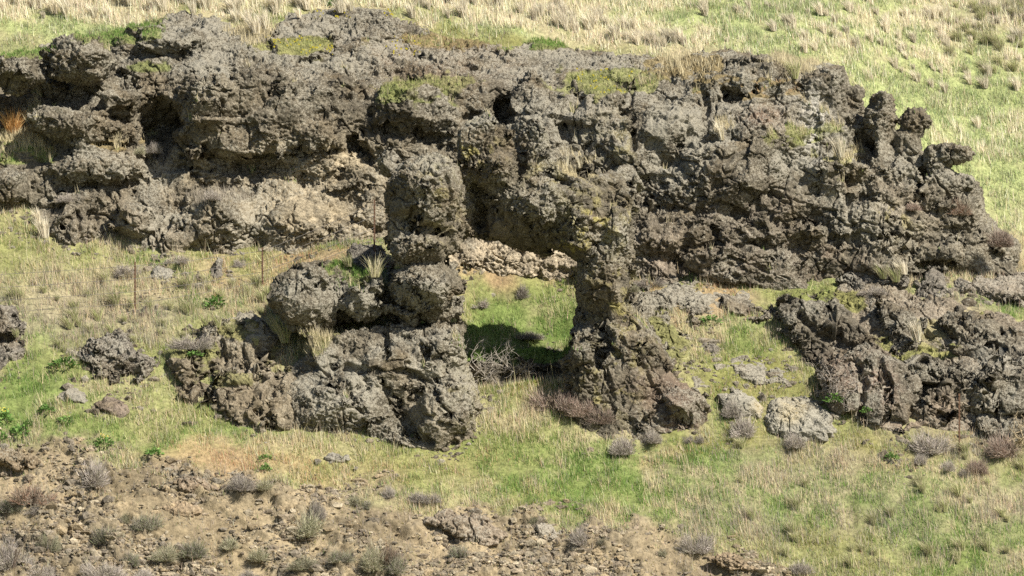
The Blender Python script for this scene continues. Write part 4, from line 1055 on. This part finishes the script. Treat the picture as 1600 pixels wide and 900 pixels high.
def surf_point(px, py):
    """ground or rock, whichever stands nearer, at a photo position"""
    g = on_ground(px, py)
    Ys = np.linspace(-4, 13, 700); s = 1 + Ys / D
    P = np.stack([(px - 800) / S * s, Ys, (450 - py) / S * s], 1)
    for v in VOLS:
        h = np.where(v.sample(P) < .02)[0]
        if len(h) and Ys[h[0]] < g[1] - .05: g = tuple(P[h[0]])
    return g

def shrub(px, py, wpx, hpx, kind, label, group=None, name='dry_shrub'):
    x, y, z = surf_point(px, py)
    sc = (1 + y / D) / S
    o = empty(name, (x, y + .05, z - .02)); tag(o, label, 'shrub', group)
    var = random.randrange(4); tw, st = shrub_mesh(kind, var)
    o.rotation_euler[2] = random.uniform(0, 6.28)
    for nm, me in (('twigs', tw), ('stem', st)):
        c = add_obj(nm, me, o); c.scale = (wpx * sc * 1.05, wpx * sc * 1.05, hpx * sc * 1.22)
    return o

SHR = [
 (144,761,58,52,'grey','tall pale grey dry shrub on the bare slope at lower left'),
 (52,789,58,44,'rust','dark domed shrub with a reddish top near the lower left edge'),
 (14,800,36,30,'dark','dark twiggy shrub at the left edge beside the red-topped shrub'),
 (54,804,26,18,'grey','small grey shrub just below the red-topped shrub'),
 (227,829,38,36,'dark','dark green-brown upright shrub on bare tan soil'),
 (199,818,22,20,'sage','small greyish shrub touching the left side of the dark upright shrub'),
 (376,766,44,32,'grey','grey rounded shrub where the bare soil meets orange grass'),
 (415,766,34,18,'sage','low blue-grey shrub right of the grey rounded shrub'),
 (480,838,60,44,'sage','wide sage-coloured shrub in the middle of the bare slope'),
 (494,812,32,40,'grey','tall pale twiggy shrub rising behind the wide sage shrub'),
 (70,862,40,40,'sage','grey-green shrub with upright stems near the bottom left'),
 (160,850,52,34,'dark','dark low shrub in the lower left scrub'),
 (205,884,26,28,'dark','narrow dark shrub close to the bottom of the bare slope'),
 (258,876,36,30,'sage','grey-green shrub in the bottom scrub row, left of the pair'),
 (302,870,42,34,'dark','dark shrub in the bottom scrub row, right of the pair'),
 (362,858,36,22,'sage','low sage shrub above the bottom edge left of centre'),
 (405,876,40,22,'sage','flat wide sage shrub near the bottom edge'),
 (470,890,46,24,'sage','sage shrub at the bottom below the wide one'),
 (528,880,36,26,'dark','dark shrub left of the reddish-topped bush at the bottom'),
 (18,892,60,62,'grey','large greyish lilac shrub filling the bottom left corner'),
 (70,905,40,26,'grey','grey shrub next to the bottom left corner shrub'),
 (160,905,46,36,'grey','pale grey shrub cut by the bottom edge'),
 (226,908,40,26,'grey','low grey shrub cut by the bottom edge, below the narrow dark one'),
 (390,908,36,24,'grey','lilac-grey shrub cut by the bottom edge near a flat sage shrub'),
 (585,892,46,44,'sage','bushy grey-green shrub leaning on the red-topped bush'),
 (606,884,36,36,'rust','bush with a rusty red top at the bottom of the bare slope'),
 (622,896,34,32,'dark','dark round shrub in front of the rusty red bush'),
 (658,786,40,24,'grey','low pale shrub at the top of the bare slope below the pedestal'),
 (606,778,24,26,'grey','small pale shrub left of the low pale one below the pedestal'),
 (640,784,18,12,'dark','tiny dark shrub between the two pale ones below the pedestal'),
 (552,790,30,18,'sage','small sage shrub on the rim of the bare slope'),
 (575,795,22,16,'dark','tiny dark shrub on the rim of the bare slope'),
 (713,870,30,24,'dark','small dark shrub alone in the stony middle of the bare slope'),
 (911,851,44,38,'grey','round grey-brown shrub on the soil below green grass'),
 (945,850,22,12,'dark','small dark shrub at the right of the round grey-brown one'),
 (832,822,28,18,'sage','small grey-green shrub at the edge of the stony slope'),
 (1038,868,18,14,'sage','tiny sage shrub between two round grey shrubs'),
 (1092,864,42,42,'grey','round pale grey shrub at the right end of the bare slope'),
 (1248,897,44,26,'grey','pale shrub at the bottom where soil meets grass'),
 (1448,708,52,42,'grey','largest grey domed shrub in the grass below the right outcrop'),
 (1440,726,24,24,'grey','small grey shrub directly below the largest domed shrub'),
 (1481,736,26,22,'grey','small round shrub right of the domed shrub on mossy ground'),
 (1503,746,24,17,'grey','smallest shrub at the right end of the row under the outcrop'),
 (1241,700,40,32,'grey','lilac shrub in front of the large pale boulder'),
 (1164,684,46,46,'grey','tall lilac shrub below the smaller pale boulder'),
 (1148,652,36,34,'grey','twiggy shrub half hiding the smaller pale boulder'),
 (977,710,40,38,'grey','bare greyish shrub at the foot of the right pillar'),
 (1020,692,30,26,'grey','small lilac shrub against the right pillar foot'),
 (1082,692,24,16,'grey','tiny grey shrub under the overhang of the pillar foot'),
 (868,642,76,50,'red','wide reddish shrub in the gap beneath the arch'),
 (938,662,48,32,'red','low reddish shrub hugging the right pillar foot'),
 (905,650,44,40,'red','brown shrub between the reddish shrubs under the arch'),
 (196,434,44,28,'grey','wide grey shrub below the left ledge near the fence post'),
 (372,418,16,18,'grey','little grey ball shrub right of the pointed stone'),
 (278,412,36,18,'grey','faint grey shrub at the foot of the left ledge'),
 (236,238,24,22,'grey','grey shrub growing on the cliff ledge at left'),
 (218,240,18,14,'sage','small sage shrub left of the grey one on the cliff ledge'),
 (1362,460,40,18,'grey','dark grey flat shrub on the green strip at right'),
 (1425,328,28,18,'red','reddish shrub in a notch of the right cliff end'),
 (1497,335,40,34,'rust','brown twiggy shrub on the right end of the cliff'),
 (1562,385,44,36,'red','lilac-brown shrub beside the right end of the cliff'),
 (814,466,30,28,'grey','lilac shrub on the sunlit slope seen through the arch'),
 (754,482,30,20,'grey','low pale shrub at left on the slope seen through the arch'),
 (826,530,50,18,'grey','flat dry shrub at the bottom of the slope seen through the arch'),
 (298,545,44,30,'grey','lilac shrub above the brown outcrop left of the arch'),
 (1010,448,38,18,'grey','grey shrub at the cliff foot just right of the arch'),
 (330,312,30,18,'grey','small grey shrub on top of the tan ledge'),
 (110,315,26,18,'grey','small grey shrub on the left end of the ledge top'),
 (1525,740,40,30,'red','brown brush at the right edge below the outcrop'),
 (1570,715,60,40,'red','tangled brown brush at the right edge beside the thin post'),
 (985,455,30,14,'sage','low shrub touching the right pillar at the cliff foot'),
]
for s in SHR: shrub(*s)

# broad-leaved green plants, some with yellow flowers
def plant_meshes(seed):
    r = np.random.default_rng(seed); n = 130
    az = r.uniform(0, 6.28, n); el = np.arccos(r.uniform(.15, 1, n)); R = .5 * r.uniform(.5, 1, n)
    dv = np.stack([np.sin(el) * np.cos(az), np.sin(el) * np.sin(az), 1.6 * np.cos(el)], 1)
    c = dv * R[:, None]; ln = .2 * r.uniform(.7, 1.4, n)[:, None]
    u = dv + r.normal(0, .5, (n, 3)); u /= np.linalg.norm(u, axis=1, keepdims=True)
    s = np.cross(u, r.normal(0, 1, (n, 3))); s /= np.linalg.norm(s, axis=1, keepdims=True)
    V = np.stack([c, c + u * ln * .5 + s * ln * .3, c + u * ln, c + u * ln * .5 - s * ln * .3], 1).reshape(-1, 3)
    V[:, 2] = np.maximum(V[:, 2], .01)
    C = np.repeat(np.array([(.12, .22, .055), (.16, .26, .075), (.09, .165, .045)])[r.integers(0, 3, n)] * r.uniform(.8, 1.25, (n, 1)), 4, 0)
    leaves = make_mesh('leaves', V, np.arange(n * 4).reshape(-1, 4), 4, M_LEAF, C, smooth=False)
    k = 16; a = r.uniform(0, 6.28, k); rr = r.uniform(0, .35, k)
    P = np.stack([np.cos(a) * rr, np.sin(a) * rr, .85 + r.uniform(-.1, .18, k)], 1)
    off = np.array([(-1, -.4, 0), (0, -.5, -.8), (1, -.4, 0), (0, .2, .8)]) * .038
    V2 = (P[:, None] + off[None]).reshape(-1, 3)
    fl = make_mesh('flowers', V2, np.arange(len(V2)).reshape(-1, 4), 4, M_LEAF, np.tile((.6, .5, .07), (len(V2), 1)), smooth=False)
    return leaves, fl
PL = [plant_meshes(s) for s in range(3)]
def plant(px, py, wpx, hpx, label, flower=False):
    x, y, z = surf_point(px, py); sc = (1 + y / D) / S
    o = empty('leafy_plant', (x, y, z - .01)); tag(o, label, 'plant'); o.rotation_euler[2] = random.uniform(0, 6)
    m = random.choice(PL)
    c = add_obj('leaves', m[0], o); c.scale = (wpx * sc, wpx * sc, hpx * sc)
    if flower:
        c = add_obj('flowers', m[1], o); c.scale = (wpx * sc, wpx * sc, hpx * sc)
for p in [(101,574,40,20,'wide bright green leafy plant left of the small grey outcrop'),(6,660,26,22,'green plant with yellow flowers at the left edge',True),(74,645,28,14,'flat green plant left of the low boulders'),
          (32,682,32,22,'bushy green plant above the left tan ledge'),(103,660,28,12,'low plant with yellow flowers left of the brown boulder',True),(162,700,30,22,'green plant with yellow flowers at the rim of the bare slope',True),
          (44,668,18,14,'small green plant beside the bushy one'),(4,690,20,16,'small green plant at the left edge above the tan ledge'),(240,712,28,14,'dark green plant on the grass rim below the boulders'),
          (336,480,32,22,'yellow-flowered plant on the bench above the brown outcrop',True),(415,718,20,10,'blue-green plant in the orange grass'),(415,736,18,14,'bright green plant below the blue-green one'),
          (1304,630,30,20,'green plant at the foot of the large right outcrop'),(1355,645,20,12,'little green plant below the reddish rock at right'),(1393,720,24,14,'green plant above the dark stones in the grass'),
          (1110,505,34,16,'green plant on the slope right of the arch',False),(70,640,14,10,'tiny plant behind the flat green plant'),(305,556,26,10,'low green plant behind the left outcrop'),(520,10,16,12,'green plant in straw grass above the cliff',False)]:
    plant(*p)

# bunchgrass tufts
def tuft_mesh(seed, pal, n=150, spread=.32, lean=(-.2, 0)):
    r = np.random.default_rng(seed)
    az = r.uniform(0, 6.28, n); rr = np.sqrt(r.uniform(0, 1, n)) * .16
    B = np.stack([np.cos(az) * rr, np.sin(az) * rr, np.full(n, -.03)], 1)
    k = r.uniform(.15, 1, n) * spread
    up = np.stack([np.cos(az) * k + lean[0], np.sin(az) * k + lean[1], np.ones(n)], 1)
    L = r.uniform(.5, 1.05, n)[:, None]
    mid = B + up * L * .55; tip = mid + (up + np.stack([np.cos(az) * k * .7 + lean[0], np.sin(az) * k * .7, -k * .6], 1)) * L * .5
    wa = r.uniform(-1, 1, n); sd = np.stack([np.cos(wa), np.sin(wa), 0 * wa], 1) * .013
    V = np.stack([B - sd, B + sd, mid - sd * .8, mid + sd * .8, tip], 1).reshape(-1, 3)
    b = np.arange(n)[:, None] * 5
    F = np.concatenate([b + np.array([[0, 1, 3]]), b + np.array([[0, 3, 2]]), b + np.array([[2, 3, 4]])])
    C = np.repeat(np.array(pal)[r.integers(0, len(pal), n)] * r.uniform(.8, 1.2, (n, 1)), 5, 0)
    return make_mesh('bunchgrass', V, F, 3, M_GRASS, np.clip(C, 0, .85), smooth=False)
STRAW = [(.69,.62,.49),(.62,.55,.43),(.75,.69,.56),(.54,.50,.36)]
TUFT = [tuft_mesh(s, STRAW) for s in range(4)]
TUFT_G = [tuft_mesh(s + 20, [(.38,.40,.19),(.52,.47,.30),(.34,.37,.16),(.46,.40,.29)], 150, .5) for s in range(2)]
TUFT_T = tuft_mesh(71, [(.5,.45,.30),(.42,.40,.22),(.56,.50,.36)], 70, .55, (.05, 0))
TUFT_O = tuft_mesh(50, [(.48,.27,.10),(.42,.22,.08),(.55,.38,.18)], 220, .6, (0, 0))
def tuft(px, py, hpx, label, group=None, mesh=None, wide=1.0):
    x, y, z = surf_point(px, py); sc = (1 + y / D) / S
    me = mesh or random.choice(TUFT)
    o = bpy.data.objects.new('bunchgrass', me); COL.objects.link(o); o.location = (x, y, z)
    h = hpx * sc; o.scale = (h * wide, h * wide, h); o.rotation_euler[2] = random.uniform(-.5, .5)
    tag(o, label, 'grass tuft', group)
    return o
# single tufts one can point to
for t in [(20,208,44,'orange-brown bunchgrass fountain under the dark overhang at left',None,TUFT_O,1.0),(586,432,42,'tall pale grass tuft on top of the left boulders of the arch',None,TUFT_T,1.0),(545,416,24,'short green grass tuft left of the tall one on the boulders',None,TUFT_G[0],1.2),
          (445,535,44,'straw grass tuft against the shaded side of the left boulder',None,TUFT_G[1],.9),(432,520,34,'thin green tuft left of the straw tuft by the boulder',None,TUFT_G[0],.9),(1242,122,38,'straw tuft on the cliff top left of the square tower',None,TUFT_G[1],.9),
          (884,258,32,'pale straw tuft on the back of the arch span',None,None,1.0),(905,262,24,'smaller straw tuft right of the pale one on the span',None,None,1.0),(1314,245,40,'straw tuft in the notch below the square tower',None,None,.9),(1128,218,34,'single straw tuft on the upper right cliff face',None,None,.7),
          (1380,435,28,'pale tuft behind the low jagged rock',None,TUFT_G[1],1.2),(1400,440,30,'pale tuft left of the rounded grey boulder',None,TUFT_G[1],1.2),(1412,428,26,'straw tuft at the cliff foot above the grey boulder',None,None,1.3),(1434,532,40,'wide straw tuft in front of the right edge outcrop',None,None,.9),
          (70,372,40,'straw tuft at the left end of the tan ledge',None,None,.9),(60,350,30,'thin straw tuft above the ledge end',None,None,.8),(352,175,1,'x')][:-1]:
    tuft(*t)
for (x, y, h) in [(400,52,34),(388,40,30),(415,45,34),(370,36,26)]:
    tuft(x, y, h, 'straw tuft spilling over the cliff edge left of the yellow flowers', 'straw tufts at the cliff edge')
# tufts scattered over the hill
def scatter(n, xs, ys, h, label, group, mesh=None, dens=None):
    k = 0; tries = 0
    while k < n and tries < n * 20:
        tries += 1
        px = random.uniform(*xs); py = random.uniform(*ys)
        if dens and random.random() > dens(px, py): continue
        tuft(px, py, random.uniform(*h), label, group, mesh and random.choice(mesh), random.uniform(.8, 1.3)); k += 1
def hilld(px, py):
    if py > np.interp(px, [1080, 1250, 1330, 1450, 1530, 1600], [70, 85, 120, 170, 240, 330]): return 0
    return min(1, .12 + .9 * math.exp(-((px - (1330 + py * 1.2)) / 150) ** 2 - ((py - 70) / 60) ** 2) + .7 * math.exp(-((px - 1540) / 120) ** 2 - ((py - 40) / 60) ** 2))
scatter(85, (1080, 1610), (5, 300), (9, 27), 'pale straw bunchgrass tuft on the green hill above the right cliff', 'straw tufts on the upper right hill', None, hilld)
scatter(70, (-20, 860), (-5, 30), (12, 34), 'pale straw bunchgrass tuft in the dry band above the left cliff', 'straw tufts above the left cliff')
scatter(40, (820, 1080), (5, 75), (16, 28), 'straw tuft in the pale streak above the cliff centre', 'straw tufts in the pale streak', None, lambda px, py: math.exp(-((py - (20 + (px - 820) * .22)) / 14) ** 2))
scatter(46, (1480, 1610), (10, 120), (14, 22), 'low greyish brush tuft in the top right corner', 'grey brush tufts in the top right', TUFT_G, None)
scatter(34, (1150, 1600), (690, 890), (14, 30), 'grey-green grass tuft on the lower right slope', 'grass tufts on the lower right slope', TUFT_G, None)
scatter(45, (20, 420), (440, 560), (14, 28), 'grey-green grass tuft on the left bench', 'grass tufts on the left bench', TUFT_G, lambda px, py: 1 if py < 540 or px < 110 else .2)

# bare branching shrub in the shadow of the window, and one by the right outcrop
def branching(seed, H, n0=7, spread=1.0, col=(.34, .30, .26), r0=.02):
    r = np.random.default_rng(seed); paths = []
    def grow(p, d, L, rad, lev):
        pts = [p]; q = p
        for _ in range(4):
            d = d + r.normal(0, .28, 3); d /= np.linalg.norm(d); q = q + d * L / 4; pts.append(q)
        paths.append((pts, rad, rad * .55, col))
        if lev < 3:
            for _ in range(3 if lev < 2 else 2):
                k = r.integers(1, 5); dd = d + r.normal(0, .6, 3); dd /= np.linalg.norm(dd)
                grow(pts[k], dd, L * .62, rad * .6, lev + 1)
    for i in range(n0):
        a = r.uniform(0, 6.28); d = np.array([math.cos(a) * spread, math.sin(a) * .5 * spread, 1]); d /= np.linalg.norm(d)
        grow(np.array([r.normal(0, .06), r.normal(0, .06), -.05]), d, H * .5, r0, 0)
    return paths
def bare_shrub(px, py, H, label, seed, **kw):
    x, y, z = surf_point(px, py)
    V, F, C = tube_mesh_arrays(branching(seed, H, **kw), 3)
    me = make_mesh('bare_shrub', V, F, 4, M_TWIG, C)
    tag(add_obj('bare_shrub', me, loc=(x, y - .1, z)), label, 'shrub')
bare_shrub(758, 590, 1.6, 'leafless pale branching shrub in the shade below the arch window', 3, n0=10, spread=.9, col=(.40,.36,.31), r0=.015)
bare_shrub(802, 584, 1.0, 'smaller leafless shrub right of the pale branching one in the shade', 4, n0=7, spread=1.1, col=(.38,.34,.29), r0=.014)
bare_shrub(1300, 625, 1.3, 'leafless grey shrub in front of the large right outcrop', 5, n0=8, spread=.7, col=(.25,.22,.19), r0=.018)
bare_shrub(1590, 690, 1.2, 'leafless tan brush at the right edge below the outcrop', 6, n0=8, spread=1.5, col=(.36,.29,.19), r0=.018)

# ------------------------------------------------------------------ fence and posts
def post_mesh(H):
    # a rolled steel T post: flange, web and studs
    V, F = [], []
    def box(x0, x1, y0, y1, z0, z1):
        o = len(V)
        V.extend([(x, y, z) for x in (x0, x1) for y in (y0, y1) for z in (z0, z1)])
        F.extend([tuple(o + i for i in q) for q in ((0, 1, 3, 2), (4, 6, 7, 5), (0, 4, 5, 1), (2, 3, 7, 6), (0, 2, 6, 4), (1, 5, 7, 3))])
    box(-.022, .022, -.006, .006, -.3, H); box(-.005, .005, .006, .04, -.3, H - .002)
    z = .15
    while z < H - .05: box(-.012, .012, -.016, -.006, z, z + .025); z += .1
    return make_mesh('post', np.array(V), np.array(F), 4, M_RUST, smooth=False)
def wire(pts, root, sag=.03):
    P = []
    for a, b in zip(pts[:-1], pts[1:]):
        for t in np.linspace(0, 1, 14):
            p = np.array(a) * (1 - t) + np.array(b) * t; p[2] -= sag * 4 * t * (1 - t); P.append(p)
    paths = [(P, .006, .006, (.2, .19, .18))]
    for i in range(3, len(P) - 1, 1):                      # barbs
        p = P[i]; paths.append(([p + np.array((-.01, 0, -.018)), p + np.array((.01, 0, .018))], .002, .002, (.2, .19, .18)))
    V, F, C = tube_mesh_arrays(paths, 3)
    return add_obj('wire', make_mesh('wire', V - np.array(root.location), F, 4, M_WIRE), root)
def fence():
    pp = [(-260,520,85),(211,493,84),(410,455,68),(585,390,78)]
    base = [surf_point(a, b) for a, b, _ in pp]
    root = empty('wire_fence', base[1]); tag(root, 'rusty steel post and barbed wire fence crossing the left bench', 'fence')
    tops = []
    for (a, b, h), p in zip(pp, base):
        H = h / S * (1 + p[1] / D)
        o = add_obj('post', post_mesh(H), root, np.array(p) - np.array(base[1])); tops.append((p, H))
    for q in (.92, .68, .44, .22):
        wire([np.array((p[0], p[1] - .012, p[2] + H * q)) for p, H in tops], root)
fence()
def lone_post(px, py, hpx, label):
    p = surf_point(px, py); H = hpx / S * (1 + p[1] / D)
    me = post_mesh(H); me.name = 'fence_post'
    tag(add_obj('fence_post', me, loc=p), label, 'fence post')
lone_post(1499, 712, 96, 'thin rusty post in front of the outcrop at the right edge')

# ------------------------------------------------------------------ light and camera
SUN_EL, SUN_AZ = 43.0, 50.0        # azimuth east of the line from the scene to the camera
w = bpy.data.worlds.new('World'); scene.world = w; w.use_nodes = True
nt = w.node_tree; nt.nodes.clear()
sky = nt.nodes.new('ShaderNodeTexSky'); sky.sky_type = 'NISHITA'; sky.sun_disc = False
bg = nt.nodes.new('ShaderNodeBackground'); wo = nt.nodes.new('ShaderNodeOutputWorld')
bg.inputs[1].default_value = .055
nt.links.new(sky.outputs[0], bg.inputs[0]); nt.links.new(bg.outputs[0], wo.inputs[0])
el, az = math.radians(SUN_EL), math.radians(SUN_AZ)
sd = Vector((math.cos(el) * math.sin(az), -math.cos(el) * math.cos(az), math.sin(el)))
sky.sun_elevation = el; sky.sun_rotation = math.atan2(sd.x, sd.y)
ld = bpy.data.lights.new('sun', 'SUN'); ld.energy = 4.6; ld.angle = math.radians(.53); ld.color = (1, .945, .84)
lo = bpy.data.objects.new('sun', ld); COL.objects.link(lo); lo.rotation_euler = (-sd).to_track_quat('-Z', 'Y').to_euler(); lo.location = (20, -30, 30)

cd = bpy.data.cameras.new('camera'); cam = bpy.data.objects.new('camera', cd); COL.objects.link(cam)
cam.location = (0, -D, 0); cam.rotation_euler = (math.pi / 2, 0, 0)
cd.sensor_width = 36; cd.lens = 36 * D / (1600 / S); cd.clip_start = .5; cd.clip_end = 3000
scene.camera = cam
vs = scene.view_settings; vs.view_transform = 'Standard'; vs.look = 'None'; vs.gamma = 1; vs.exposure = 1.02; vs.use_curve_mapping = False
scene.cycles.max_bounces = 5; scene.cycles.diffuse_bounces = 3; scene.cycles.use_denoising = False
